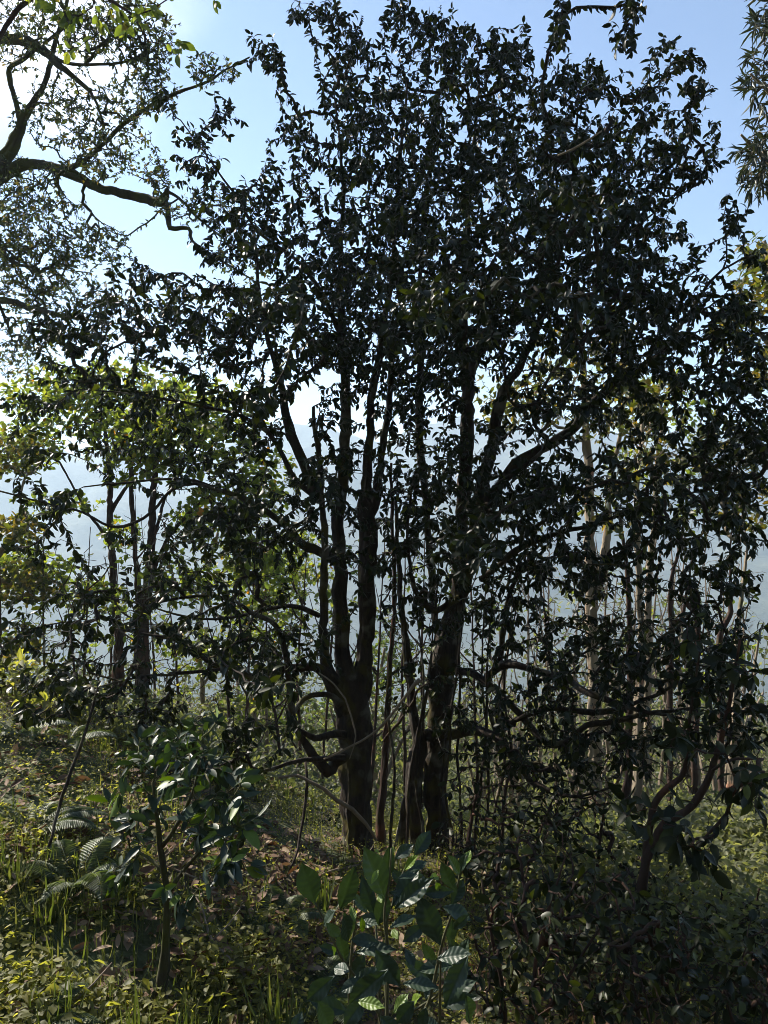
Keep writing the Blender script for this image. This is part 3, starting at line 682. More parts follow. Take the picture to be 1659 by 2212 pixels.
tree('sunlit_tree', 'forking sunlit tree with two close dark stems beyond the bank at left', 'tree',
     [('trunk', [(312, 1650, 40), (312, 1560, 32), (310, 1470, 30), (308, 1380, 28), (318, 1280, 20), (326, 1180, 16), (330, 1090, 12), (345, 960, 8), (380, 860, 5)], (8.2, 8.2)),
      ('limb', [(308, 1380, 18), (300, 1280, 13), (292, 1180, 11), (286, 1090, 10), (280, 960, 6)], (8.2, 8.3)),
      ('limb', [(316, 1270, 8), (350, 1190, 8), (380, 1140, 7), (440, 1080, 6), (520, 1040, 4)], (8.2, 8.2)),
      ('limb', [(324, 1190, 8), (345, 1120, 7), (365, 1060, 6), (430, 960, 4)], (8.2, 8.4))],
     [(420, 920, 150, 110, 8.3, .9, 120), (300, 960, 120, 100, 8.3, .9, 70), (470, 1120, 110, 80, 8.2, .7, 50), (560, 1040, 90, 90, 8.3, .7, 40), (560, 1220, 90, 90, 8.2, .7, 34), (400, 1250, 110, 60, 8.2, .7, 26)],
     SUN, M['bark_red'], 67, group='sunlit trees beyond the bank', site=SUNS, mult=4.4, trunk_nodes_bare=.35)
tree('sunlit_tree', 'thin sunlit tree with pale leaves behind the left old tea trunk', 'tree',
     [('trunk', [(443, 1720, 14), (442, 1600, 11), (438, 1500, 10), (432, 1400, 9), (440, 1280, 7), (470, 1150, 5)], (10, 10)),
      ('limb', [(438, 1480, 6), (490, 1400, 5), (560, 1330, 4), (630, 1280, 3)], (10, 10.5))],
     [(560, 1300, 110, 120, 10.2, .8, 60), (640, 1220, 80, 90, 10.4, .7, 36), (430, 1400, 100, 80, 10, .7, 26), (560, 1520, 100, 90, 10, .7, 30)],
     SUN, M['bark_pale'], 71, group='sunlit trees beyond the bank', site=SUNS, mult=4.4, trunk_nodes_bare=.3)
tree('sunlit_tree', 'sunlit tree with orange-tinged leaves at the far left edge', 'tree',
     [('trunk', [(-60, 1700, 30), (-50, 1400, 24), (-30, 1250, 18), (20, 1170, 10), (60, 1140, 5)], (8, 8)),
      ('limb', [(-30, 1250, 10), (40, 1260, 7), (110, 1260, 4)], (8, 8))],
     [(30, 1140, 80, 40, 8, .5, 26), (50, 1260, 90, 50, 8, .5, 36), (30, 980, 70, 60, 8.2, .5, 20), (30, 1400, 60, 60, 8, .4, 16)],
     dict(SUN, mat=M['yellowleaf']), M['bark_pale'], 73, group='sunlit trees beyond the bank', site=SUNS, mult=4.4, trunk_nodes_bare=.3)
tree('sunlit_tree', 'sunlit tree seen low between the two old tea trees', 'tree',
     [('trunk', [(812, 1760, 12), (808, 1600, 9), (815, 1500, 7), (830, 1400, 5)], (12, 12)),
      ('limb', [(810, 1560, 5), (790, 1480, 4), (780, 1400, 3)], (12, 12))],
     [(815, 1440, 60, 90, 12, .7, 34), (830, 1600, 60, 70, 12, .7, 22), (700, 1540, 80, 60, 12, .7, 22)],
     dict(SUN, mat=M['bush']), M['bark_pale'], 79, group='sunlit trees beyond the bank', site=SUNS, mult=4.4, trunk_nodes_bare=.3)

# ---- slender trees on the slope at right
SL = dict(len=.06, wid=.5, tmpl='round', mat=M['sunleaf'], curl=.3, var=.3)
YL = dict(SL, mat=M['yellowleaf'])
SLS = dict(spacing=.036, start=.25, bare=.008, ang=60, droop=.4, tipn=3)
G = 'slender trees on the slope at right'
def slender(label, trunk, d, blobs, leaf, wood, seed, limbs=()):
    tree('slender_tree', label, 'tree', [('trunk', trunk, (d, d))] + [('limb', l, (d, d)) for l in limbs], blobs, leaf, wood, seed, group=G, site=SLS, mult=2.4, trunk_nodes_bare=.55, rtip=.0025)
slender('pale forked slender tree with the thickest trunk, behind the right tea limbs',
        [(1286, 1900, 30), (1286, 1760, 26), (1283, 1640, 25), (1281, 1480, 24), (1277, 1330, 23), (1274, 1180, 21), (1272, 1050, 18), (1265, 900, 14), (1258, 760, 9), (1250, 650, 5)], 8.0,
        [(1280, 760, 140, 120, 8, .9, 70), (1180, 850, 80, 80, 8, .6, 24), (1330, 900, 120, 80, 8, .7, 40), (1090, 870, 80, 70, 8.2, .6, 30)], YL, M['bark_pale'], 83,
        [[(1280, 1330, 17), (1290, 1272, 17), (1304, 1220, 17), (1311, 1150, 15), (1316, 1050, 12), (1345, 920, 8)]])
slender('slim straight slender tree with orange-lit peeling bark, beside the leaning tea tree',
        [(1366, 1990, 24), (1370, 1880, 22), (1374, 1760, 21), (1378, 1650, 20), (1381, 1540, 19), (1385, 1420, 16), (1380, 1280, 13), (1376, 1120, 11), (1385, 960, 7), (1400, 820, 4)], 6.4,
        [(1400, 850, 100, 100, 6.4, .6, 32), (1430, 980, 100, 60, 6.4, .5, 18)], YL, M['bark_pale'], 89)
slender('dark slender tree close left of the orange-lit one',
        [(1345, 1960, 16), (1350, 1800, 16), (1356, 1650, 16), (1360, 1540, 15), (1362, 1400, 12), (1355, 1250, 9), (1340, 1120, 6)], 6.0,
        [(1340, 1080, 80, 80, 6, .5, 16)], YL, M['bark_red'], 97)
slender('grey slender tree with a smooth upright trunk, right of the forked pale one',
        [(1392, 1760, 15), (1396, 1600, 14), (1399, 1440, 14), (1401, 1320, 14), (1404, 1230, 13), (1412, 1120, 11), (1420, 1000, 8), (1440, 860, 5)], 9.0,
        [(1450, 880, 120, 90, 9, .8, 44), (1380, 1000, 80, 60, 9, .6, 16)], SL, M['bark_pale'], 101)
slender('orange-based slender tree leaning right near the right edge',
        [(1545, 2030, 26), (1551, 1960, 24), (1560, 1880, 23), (1572, 1800, 21), (1580, 1740, 21), (1588, 1660, 20), (1592, 1560, 17), (1590, 1430, 12), (1600, 1300, 8), (1615, 1180, 5)], 6.2,
        [(1610, 1080, 70, 90, 6.3, .5, 26), (1560, 960, 80, 70, 6.4, .5, 22)], YL, M['bark_pale'], 103, [[(1591, 1570, 9), (1620, 1500, 7), (1640, 1380, 4)]])
slender('slender tree with a kinked reddish trunk among bare twigs, far right',
        [(1447, 1720, 12), (1448, 1560, 11), (1450, 1440, 12), (1450, 1340, 12), (1447, 1280, 10), (1455, 1230, 7), (1475, 1150, 5), (1490, 1050, 3)], 8.6,
        [(1480, 1080, 80, 80, 8.6, .6, 18)], SL, M['bark_red'], 107, [[(1450, 1345, 8), (1472, 1335, 7), (1482, 1290, 5), (1500, 1180, 3)]])
slender('stubby twisted slender tree with cut knobby stem, right',
        [(1556, 1640, 12), (1557, 1500, 12), (1556, 1420, 12), (1560, 1370, 12), (1580, 1320, 10), (1576, 1285, 12), (1600, 1280, 8), (1620, 1230, 4)], 7.6,
        [(1600, 1400, 60, 60, 7.6, .4, 8)], SL, M['bark_red'], 109, [[(1580, 1320, 7), (1578, 1200, 5), (1585, 1080, 3)]])
slender('slender tree with a hooked dark stem and knobby top, right of the kinked one',
        [(1502, 1680, 12), (1503, 1560, 12), (1505, 1440, 11), (1506, 1350, 12), (1500, 1320, 11), (1480, 1300, 10), (1466, 1290, 6)], 7.8,
        [(1500, 1460, 60, 60, 7.8, .4, 7)], SL, M['bark_red'], 113)

# ---- thin bare saplings further down the slope
rs = random.Random(5)
G2 = 'thin bare saplings on the slope at right'
bare_lbl = 'thin bare sapling among the others on the hazy slope behind the right tea tree'
for i in range(16):
    px = 1060 + i * 37 + rs.uniform(-12, 12); d = rs.uniform(9, 14)
    top = rs.uniform(1120, 1330); lean = rs.uniform(-40, 50)
    tr = [(px, 1800, 9), (px + lean * .2 + rs.uniform(-6, 6), 1620, 7), (px + lean * .5 + rs.uniform(-8, 8), 1450, 6), (px + lean, top, 3)]
    lb = []
    for k in range(4):
        f = rs.uniform(.25, .8); sx = px + lean * f; sy = 1800 + (top - 1800) * f; dx = rs.choice((-1, 1)) * rs.uniform(20, 70)
        lb.append(('limb', [(sx, sy, 4), (sx + dx * .6, sy - rs.uniform(30, 60), 3), (sx + dx, sy - rs.uniform(100, 180), 2)], (d, d + rs.uniform(-.4, .4))))
    tree('bare_sapling', bare_lbl, 'sapling', [('trunk', tr[:3] + [(tr[3][0], tr[3][1], 1.2)], (d, d))] + lb, [(px + lean * .7, (top + 1500) / 2, 60, 130, d, .5, 14), (px, 1560, 50, 90, d, .4, 6)],
         dict(len=.07, wid=.5, tmpl='round', mat=M['bush'], curl=.3, var=.3), M['twig_pale'], 200 + i, group=G2, bare=[(px + lean * .6, (top + 1560) / 2 - 40, 70, 210, d, .5, 26)], site=dict(spacing=.11, start=.35, bare=.006, ang=60, droop=.4, tipn=1), rtip=.0028, trunk_nodes_bare=.2)

rs = random.Random(15)
G7 = 'thin leafy saplings behind the old tea trees'
for i in range(18):
    left = i >= 9
    px = (40 + (i - 9) * 62 if left else 590 + i * 55) + rs.uniform(-18, 18); d = rs.uniform(6.8, 9.5) if not left else rs.uniform(7, 10)
    top = rs.uniform(1050, 1300); lean = rs.uniform(-50, 50)
    tr = [(px, 1800, 8), (px + lean * .2 + rs.uniform(-8, 8), 1640, 6.5), (px + lean * .5 + rs.uniform(-10, 10), 1450, 5), (px + lean, top, 1.2)]
    lb = []
    for k in range(4):
        f = rs.uniform(.2, .8); sx = px + lean * f; sy = 1800 + (top - 1800) * f; dx = rs.choice((-1, 1)) * rs.uniform(30, 80)
        lb.append(('limb', [(sx, sy, 4), (sx + dx * .6, sy - rs.uniform(20, 50), 3), (sx + dx, sy - rs.uniform(70, 140), 1.2)], (d, d + rs.uniform(-.4, .4))))
    tree('leafy_sapling', 'thin crooked small-leaved sapling behind the lower limbs of the left old tea tree' if left else 'thin crooked small-leaved sapling seen between the trunks of the old tea trees', 'sapling',
         [('trunk', tr, (d, d))] + lb, [(px + lean * .6, (top + 1560) / 2, 75, 200, d, .6, 26)],
         dict(len=.05, wid=.55, tmpl='round', mat=M['sunleaf'] if left else M['bush'], curl=.3, var=.3), M['bark_red'], 300 + i, group=G7, site=dict(spacing=.05, start=.3, bare=.006, ang=60, droop=.4, tipn=2), rtip=.0022, trunk_nodes_bare=.2,
         bare=[(px + lean * .5, 1450, 80, 230, d, .6, 26)])

# ------------------------------------------------------------------ shrubs on the slope beyond (copies of three kinds)
def local_shrub(name, label, cat, seed, h, w, n, leaf, wood, site, group=None, stems=5, at=(0, 0, 0)):
    T = Tree(seed); rg = T.rng
    for k in range(stems):
        a = rg.uniform(0, 6.28); r = rg.uniform(.2, .6) * w
        rows = catmull([(0.05 * math.cos(a), .05 * math.sin(a), -.1, .018 * h), (.4 * r * math.cos(a), .4 * r * math.sin(a), h * .35, .012 * h), (r * math.cos(a), r * math.sin(a), h * rg.uniform(.6, .85), .005 * h)], .08)
        rows[:, :3] += np.asarray(at)
        T.path('stem', rows)
    u = unit(rg.normal(0, 1, (n, 3))) * rg.uniform(0, 1, (n, 1)) ** .4
    lump = 1 + .35 * np.sin(u[:, 0] * 5 + seed) * np.cos(u[:, 1] * 4 - seed) + .2 * np.sin(u[:, 2] * 9)
    tips = u * lump[:, None] * np.array((w, w, h * .5)) + np.array((0, 0, h * .52)) + np.asarray(at)
    T.grow(tips, up=.4, step=.1)
    T.finish(.002)
    return emit(T, name, label, cat, leaf, wood, seed, group, site)


BUSH = dict(len=.085, wid=.5, tmpl='mid', mat=M['bush_dull'], curl=.3, var=.3)
G3 = 'bushes on the slope below'
lab3 = ['pale green loose bush on the hazy slope below the old tea trees', 'dense green bush on the slope below the old tea trees', 'tall sparse bush on the slope below the old tea trees']
protos = [local_shrub('slope_bush', lab3[0], 'bush', 301, 2.4, 1.5, 130, BUSH, M['twig_pale'], dict(spacing=.08, start=.1, bare=.008, tipn=3), G3),
          local_shrub('slope_bush', lab3[1], 'bush', 302, 2.0, 1.7, 170, BUSH, M['twig_pale'], dict(spacing=.075, start=.1, bare=.008, tipn=4), G3),
          local_shrub('slope_bush', lab3[2], 'bush', 303, 3.6, 1.5, 120, BUSH, M['twig_pale'], dict(spacing=.09, start=.15, bare=.008, tipn=3), G3)]
rs = random.Random(11); used = set(); cnt = 0
spots = []
for d, n in ((9, 7), (12, 10), (17, 9), (22, 11), (28, 12), (36, 13), (46, 14)):
    for k in range(n):
        px = -60 + (k + .5 + rs.uniform(-.35, .35)) * 1780 / n
        spots.append((px, d * rs.uniform(.9, 1.12)))
for px, d in spots:
    k = rs.randrange(3); p = P(px, 1500, d)
    o = protos[k] if k not in used else copy_tree(protos[k])
    used.add(k)
    s = rs.uniform(.7, 1.15) * (.8 if d < 14 else 1.15 + (d - 14) * .035)
    o.location = (p[0], d, float(H(p[0], d)) - .05); o.rotation_euler = (0, 0, rs.uniform(0, 6.28)); o.scale = (s, s, s * rs.uniform(.85, 1.1))

# undergrowth on the near slope
acc = Acc(); rg = np.random.default_rng(78)
n = 230000
yy = 5.0 + 45 * rg.uniform(0, 1, n) ** 1.9; xx = rg.uniform(-1, 1, n) * (yy * .62 + 1)
xx[:45000] = rg.uniform(.5, 4.6, 45000); yy[:45000] = rg.uniform(3.0, 7.5, 45000)
den = vnoise(xx * .7, yy * .5, 33); keep = den > rg.uniform(.1, .7, n)
xx, yy, den = xx[keep], yy[keep], den[keep]; n = len(xx)
hh = rg.uniform(0, 1, n) ** 1.3 * (.1 + 1.2 * den * np.clip(yy / 12, .35, 1.5)) * np.where((yy < 7.5) & (xx > .5), .7, 1)
O = np.stack([xx, yy, H(xx, yy) + hh], 1)
Dv = rg.normal(0, 1, (n, 3)); Dv[:, 2] *= .6
L = (.026 + .0036 * yy) * rg.uniform(.7, 1.4, n)
leaves(acc, 'mid', O, Dv, rg.normal(0, .6, (n, 3)) + np.array((0, 0, 1)), L, L * .55, .3, np.clip(vnoise(xx * .55 + 9, yy * .3, 35) * .9 + rg.uniform(-.2, .3, n), 0, 1))
tag(acc.build('undergrowth', M['bush_dull']), 'leafy undergrowth covering the slope below the tea trees', 'undergrowth', kind='stuff')

# far scrub: one mass
acc = Acc(); rg = np.random.default_rng(77)
n = 26000
yy = 45 + 300 * rg.uniform(0, 1, n) ** 1.6; xx = rg.uniform(-1, 1, n) * (yy * .62 + 6)
dens = vnoise(xx * .12, yy * .06, 31); keep = dens > .3
xx, yy = xx[keep], yy[keep]; n = len(xx)
hh = rg.uniform(0, 1, n) * (1 + 4 * vnoise(xx * .3, yy * .2, 32))
O = np.stack([xx, yy, H(xx, yy) + hh], 1)
Dv = rg.normal(0, 1, (n, 3)); Dv[:, 2] *= .6
L = (.25 + .004 * yy) * rg.uniform(.7, 1.4, n)
leaves(acc, 'tiny', O, Dv, rg.normal(0, .6, (n, 3)) + np.array((0, 0, 1)), L, L * .6, .2, rg.uniform(0, 1, n))
tag(acc.build('far_scrub', M['bush']), 'hazy green scrub covering the valley slope far below', 'scrub', kind='stuff')
# ------------------------------------------------------------------ foreground plants
FR = dict(len=.06, wid=.42, tmpl='fine', mat=M['tea_front'], curl=.4, var=.25)
tree('tea_sapling', 'young tea plant on one thin mossy stem at lower left', 'sapling',
     [('trunk', [(350, 2215, 26), (352, 2120, 22), (356, 2030, 16), (360, 1950, 15), (356, 1880, 13), (345, 1820, 12), (338, 1760, 9), (330, 1690, 6)], (2.6, 2.6)),
      ('limb', [(360, 1930, 11), (392, 1880, 9), (430, 1840, 7), (480, 1800, 5), (520, 1780, 3)], (2.6, 2.5)),
      ('limb', [(357, 1890, 9), (320, 1850, 7), (280, 1830, 4)], (2.6, 2.7)),
      ('limb', [(350, 1830, 9), (400, 1750, 8), (425, 1690, 6), (440, 1630, 4)], (2.6, 2.6))],
     [(400, 1660, 120, 70, 2.6, .4, 40), (290, 1760, 70, 80, 2.7, .35, 18), (470, 1780, 95, 70, 2.5, .35, 36), (430, 1580, 70, 35, 2.8, .25, 9), (330, 1610, 50, 40, 2.7, .2, 6), (500, 1860, 60, 40, 2.5, .25, 12), (260, 1890, 50, 30, 2.7, .25, 7), (540, 1700, 40, 40, 2.4, .2, 5), (390, 1930, 60, 30, 2.4, .2, 5)],
     dict(FR, len=.054), M['bark_moss'], 121, site=dict(spacing=.03, start=.35, bare=.009, ang=55, droop=.35, tipn=3))

# big-leaved tea plant at the bottom centre: traced stems and leaves
def c6(x, y): return 594 + x * .2513, 1672 + y * .2513
rg = np.random.default_rng(131)
DB = 1.85
stems = [
    [(960, 2300), (965, 1900), (970, 1500), (940, 1250), (955, 1070), (985, 900), (1000, 640)],
    [(930, 2300), (800, 1950), (680, 1730), (560, 1560), (430, 1270), (345, 1110)],
    [(1200, 2400), (1340, 1900), (1440, 1440), (1520, 1200), (1590, 860), (1650, 700)],
    [(1400, 2450), (1415, 2149), (1420, 1800), (1425, 1560)],
    [(700, 2400), (640, 2000), (660, 1500), (690, 1280), (680, 1090)],
    [(960, 1300), (1000, 1150), (1110, 830), (1160, 760)],
    [(900, 2000), (880, 1500), (860, 1230)],
    [(1000, 2300), (1100, 2100), (1280, 1980), (1420, 1870), (1560, 1600)],
]
gx, gy = c6(960, 2250)
b0 = P(gx, gy, DB); base = np.array((b0[0], b0[1], float(H(b0[0], b0[1]))))
root = thing('broad_leaved_tea_bush', 'tea bush with big quilted glossy leaves in front of the old trunks, bottom centre', 'bush', base)
for k, s in enumerate(stems):
    rows = []
    for i, (x, y) in enumerate(s):
        a, b = c6(x, y); dd = DB + [0, -.08, -.05, -.18, -.1, .05, .1, -.12][k] * (i / len(s)) + .02 * k
        rows.append((*P(a, b, dd), .0045 - .003 * i / len(s)))
    x, y, z, r = rows[0]
    rows.insert(0, (x * .7 + base[0] * .3, y * .7 + base[1] * .3, base[2] - .05, .006))
    a = Acc(); R = catmull(rows, .02); tube(a, R[:, :3], R[:, 3], 7, .15, .5, k)
    a.build('stem', M['stem'], root, base)
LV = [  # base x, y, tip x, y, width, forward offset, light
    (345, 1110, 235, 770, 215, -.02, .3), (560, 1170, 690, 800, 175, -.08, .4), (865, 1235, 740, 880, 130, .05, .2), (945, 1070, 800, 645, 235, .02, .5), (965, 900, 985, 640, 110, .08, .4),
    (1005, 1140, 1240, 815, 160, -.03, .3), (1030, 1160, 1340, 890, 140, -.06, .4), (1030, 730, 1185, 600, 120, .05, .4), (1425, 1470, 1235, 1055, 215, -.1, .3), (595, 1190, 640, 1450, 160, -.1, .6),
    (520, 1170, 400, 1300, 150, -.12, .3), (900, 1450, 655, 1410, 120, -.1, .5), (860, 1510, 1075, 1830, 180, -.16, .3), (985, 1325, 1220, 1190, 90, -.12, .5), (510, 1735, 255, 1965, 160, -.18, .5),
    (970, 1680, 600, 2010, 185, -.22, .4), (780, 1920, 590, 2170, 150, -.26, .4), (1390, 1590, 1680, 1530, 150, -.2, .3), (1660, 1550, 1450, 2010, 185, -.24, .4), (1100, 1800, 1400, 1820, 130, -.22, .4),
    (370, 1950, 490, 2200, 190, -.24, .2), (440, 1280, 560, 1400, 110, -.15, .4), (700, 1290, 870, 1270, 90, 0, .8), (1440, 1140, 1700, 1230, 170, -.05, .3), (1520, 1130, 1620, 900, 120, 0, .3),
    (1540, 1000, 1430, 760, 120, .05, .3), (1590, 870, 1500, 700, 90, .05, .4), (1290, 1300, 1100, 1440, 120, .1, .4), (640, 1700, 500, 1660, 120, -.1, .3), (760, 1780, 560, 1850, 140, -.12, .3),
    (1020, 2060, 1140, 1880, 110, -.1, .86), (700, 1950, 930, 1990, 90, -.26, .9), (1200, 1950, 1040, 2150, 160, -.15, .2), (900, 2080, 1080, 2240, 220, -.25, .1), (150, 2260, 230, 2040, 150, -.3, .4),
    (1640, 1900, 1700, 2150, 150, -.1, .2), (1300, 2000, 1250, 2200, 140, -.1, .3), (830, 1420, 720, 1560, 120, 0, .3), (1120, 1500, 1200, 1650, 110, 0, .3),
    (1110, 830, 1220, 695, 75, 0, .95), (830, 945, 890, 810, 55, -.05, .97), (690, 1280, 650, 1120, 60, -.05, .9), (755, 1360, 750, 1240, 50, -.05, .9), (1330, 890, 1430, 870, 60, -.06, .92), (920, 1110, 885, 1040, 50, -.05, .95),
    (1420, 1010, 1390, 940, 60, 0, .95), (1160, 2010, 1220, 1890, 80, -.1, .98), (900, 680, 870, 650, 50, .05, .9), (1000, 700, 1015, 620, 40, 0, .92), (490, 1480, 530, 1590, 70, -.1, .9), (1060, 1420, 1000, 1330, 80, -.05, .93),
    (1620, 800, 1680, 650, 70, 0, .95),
]
acc = Acc()
for _ in range(34):
    st_ = stems[rg.integers(0, len(stems))]; q_ = rg.integers(1, len(st_)); bx_, by_ = st_[q_]
    bx_ += rg.uniform(-60, 60); by_ += rg.uniform(-80, 160); an_ = rg.uniform(-3.6, .5); ln_ = rg.uniform(180, 380)
    LV.append((bx_, by_, bx_ + math.cos(an_) * ln_, by_ + math.sin(an_) * ln_ * .8, ln_ * .4, rg.uniform(-.12, .22), rg.uniform(0, .85)))
for bx, by, tx, ty, w, off, cr in LV:
    a = c6(bx, by); b = c6(tx, ty); d1 = DB + off; d2 = d1 + rg.uniform(-.04, .04)
    p0 = P(*a, d1); p1 = P(*b, d2); L = np.linalg.norm(p1 - p0)
    toc = unit(np.array((0, 0, CAMZ)) - p0)
    side = unit(np.cross(toc, p1 - p0))
    N = toc * .95 + np.array((0, 0, .55)) + side * rg.uniform(-.5, .5)
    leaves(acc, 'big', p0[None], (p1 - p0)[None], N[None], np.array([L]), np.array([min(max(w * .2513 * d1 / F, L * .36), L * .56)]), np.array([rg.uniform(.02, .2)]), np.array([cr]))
acc.build('foliage', M['tea_front'], root, base)

# dark tangled tea bushes at the lower right
DK = dict(len=.036, wid=.5, tmpl='fine', mat=M['tea'], curl=.4, var=.3)
def px_bush(label, stems, blobs, d, seed, leaf=DK, wood=None, site=None, name='tangled_bush', cat='bush', group=None, **kw):
    return tree(name, label, cat, [('trunk' if False else 'stem', s, (d, d)) for s in stems], blobs, leaf, wood or M['bark_red'], seed, group=group,
                site=site or dict(spacing=.032, start=.3, bare=.008, ang=60, droop=.45, tipn=2), trunk_nodes_bare=.1, mult=kw.pop('mult', .95), rtip=.0019, **kw)
G4 = 'dark tangled bushes at lower right'
px_bush('dark tangled bush right of the broad-leaved tea bush, twigs showing', [[(1080, 2350, 14), (1090, 2180, 10), (1060, 2020, 7), (1040, 1900, 4)], [(1140, 2350, 14), (1150, 2150, 10), (1180, 1980, 7), (1220, 1850, 4)], [(1110, 2300, 12), (1220, 2120, 7), (1300, 2000, 4)]],
        [(1110, 2060, 130, 140, 2.5, .35, 100), (1200, 1960, 130, 110, 2.6, .35, 80), (1060, 1900, 90, 70, 2.9, .3, 30), (1180, 1820, 110, 60, 3.0, .3, 26), (1200, 2170, 150, 60, 2.4, .3, 50)], 2.5, 141, group=G4)
px_bush('dark tangled bush below the leaning tea tree', [[(1390, 2350, 14), (1380, 2200, 10), (1350, 2060, 7), (1330, 1940, 4)], [(1420, 2350, 14), (1450, 2180, 9), (1490, 2060, 5)]],
        [(1380, 2080, 150, 120, 2.6, .4, 105), (1310, 1950, 100, 70, 2.8, .3, 40), (1470, 2020, 90, 80, 2.7, .3, 40), (1420, 2180, 170, 50, 2.4, .3, 55)], 2.6, 142, group=G4)
px_bush('dark tangled bush in the bottom right corner', [[(1600, 2380, 14), (1590, 2250, 10), (1570, 2150, 5)], [(1640, 2380, 14), (1650, 2220, 8), (1660, 2100, 4)]],
        [(1600, 2130, 110, 90, 2.6, .35, 80), (1640, 2040, 60, 60, 2.7, .3, 24)], 2.6, 143, group=G4)
TW = dict(spacing=.04, start=.3, bare=.006, ang=60, droop=.5, tipn=1)
px_bush('brown twiggy thicket at the foot of the right old tea tree', [[(1000, 1930, 12), (1010, 1820, 9), (1030, 1700, 5)], [(1060, 1950, 12), (1080, 1830, 8), (1090, 1700, 5)], [(1120, 1950, 10), (1150, 1850, 7), (1190, 1740, 4)]],
        [(1080, 1740, 150, 110, 4.2, .5, 100), (1010, 1820, 90, 70, 4.2, .4, 40), (1190, 1790, 110, 90, 4.0, .4, 70)], 4.2, 151, site=TW, name='twiggy_thicket', cat='thicket')
px_bush('brown twiggy thicket among the pale trunks behind the leaning tea tree', [[(1280, 1990, 10), (1290, 1850, 7), (1310, 1720, 4)], [(1330, 1990, 10), (1380, 1870, 7), (1420, 1760, 4)]],
        [(1300, 1800, 110, 120, 4.4, .5, 90), (1420, 1880, 110, 90, 4.2, .4, 60), (1330, 1920, 130, 70, 3.8, .4, 60)], 4.3, 152, site=TW, name='twiggy_thicket', cat='thicket')
px_bush('brown twiggy thicket under the orange-based slender tree', [[(1540, 2090, 10), (1550, 1990, 7), (1570, 1900, 4)], [(1600, 2090, 10), (1620, 2000, 6), (1640, 1920, 4)]],
        [(1560, 1990, 110, 70, 3.9, .4, 70), (1630, 2020, 60, 60, 3.8, .4, 40), (1480, 1990, 80, 60, 3.8, .4, 40)], 3.9, 153, site=TW, name='twiggy_thicket', cat='thicket')
px_bush('glossy dark bush left of the thick tea trunk base', [[(690, 1900, 8), (690, 1840, 6), (680, 1800, 4)], [(700, 1900, 8), (710, 1850, 5), (715, 1800, 3)]],
        [(685, 1800, 60, 55, 5.2, .35, 60), (640, 1840, 40, 40, 5.2, .3, 24)], 5.2, 144, leaf=dict(DK, len=.05))
px_bush('leafy bush with light new shoots beyond the sapling', [[(400, 1750, 8), (395, 1640, 6), (400, 1570, 4)], [(390, 1750, 8), (360, 1650, 5), (330, 1600, 3)]],
        [(390, 1620, 90, 60, 4.6, .4, 60), (300, 1650, 70, 50, 4.6, .3, 26)], 4.6, 145, leaf=dict(FR, len=.06))
px_bush('sunlit bush on top of the bank at the left edge', [[(60, 1720, 12), (70, 1600, 9), (90, 1520, 5)], [(40, 1720, 12), (20, 1590, 8), (10, 1500, 4)]],
        [(60, 1540, 120, 70, 5.2, .5, 110), (200, 1610, 90, 45, 5.2, .4, 50), (30, 1440, 60, 40, 5.2, .3, 20)], 5.2, 146, leaf=dict(BUSH, mat=M['herb'], len=.06), name='bank_bush')
px_bush('sunlit bush on the bank edge behind the young tea plant', [[(560, 1850, 8), (570, 1780, 5), (580, 1720, 3)]],
        [(580, 1760, 90, 55, 6.0, .5, 90), (520, 1820, 80, 40, 5.4, .4, 50)], 6.0, 147, leaf=dict(BUSH, mat=M['bush'], len=.055), name='bank_bush')

# hanging vine, leaning stick, arching twig
def strand(name, label, cat, pts, d, mat, seed):
    rows = rows_px(pts, d); base = rows[-1, :3].copy()
    a = Acc(); tube(a, rows[:, :3], rows[:, 3], 6, .3, .5, seed)
    o = a.build(name, mat, None, base); o.location = tuple(base)
    return tag(o, label, cat)
root = thing('hanging_vine', 'thin dark vine hanging from the lowest left tea limb', 'vine', P(662, 1645, 4.1))
vb = P(662, 1645, 4.1)
for k, (pn, pts) in enumerate([('stem', [(662, 1645, 6), (665, 1700, 6), (655, 1770, 6), (645, 1820, 6), (637, 1850, 5), (615, 1900, 4), (600, 1960, 3)]), ('shoot', [(637, 1848, 4), (600, 1885, 3), (560, 1905, 2)]), ('shoot', [(640, 1840, 4), (632, 1910, 3), (625, 1990, 2)])]):
    rows = rows_px(pts, (4.1, 3.7)); a = Acc(); tube(a, rows[:, :3], rows[:, 3], 6, .3, .5, k); a.build(pn, M['bark'], root, vb)
strand('leaning_stick', 'dark dead stick leaning on the sunlit bank at left', 'stick', [(215, 1470, 5), (190, 1560, 6), (165, 1640, 7), (128, 1745, 7), (105, 1830, 6)], (3.3, 3.0), M['bark'], 3)
strand('dry_stick', 'pale dry fallen stick arching across the thick left trunk', 'stick', [(600, 1680, 6), (640, 1676, 6), (668, 1689, 7), (700, 1703, 8), (728, 1728, 9), (760, 1748, 9), (790, 1780, 8), (812, 1815, 6)], (3.9, 4.2), M['twig_pale'], 4)
strand('dry_twig', 'pale dry twig hanging in front of the left trunk fork', 'twig', [(690, 1455, 3), (720, 1478, 4), (745, 1510, 4), (762, 1560, 4), (770, 1590, 3), (755, 1640, 2)], (3.9, 3.9), M['twig_pale'], 5)
strand('dry_twig', 'pale broken stick with a light snapped end, before the right trunk', 'twig', [(905, 1468, 12), (892, 1482, 9), (870, 1510, 6), (830, 1560, 6), (780, 1600, 5), (700, 1640, 4)], (4.2, 4.2), M['twig_pale'], 6)
strand('dry_twig', 'long pale twig crossing the top of the right old tea crown', 'twig', [(1205, 335, 4), (1240, 322, 5), (1275, 300, 4), (1300, 282, 3)], (2.6, 2.6), M['twig_pale'], 7)

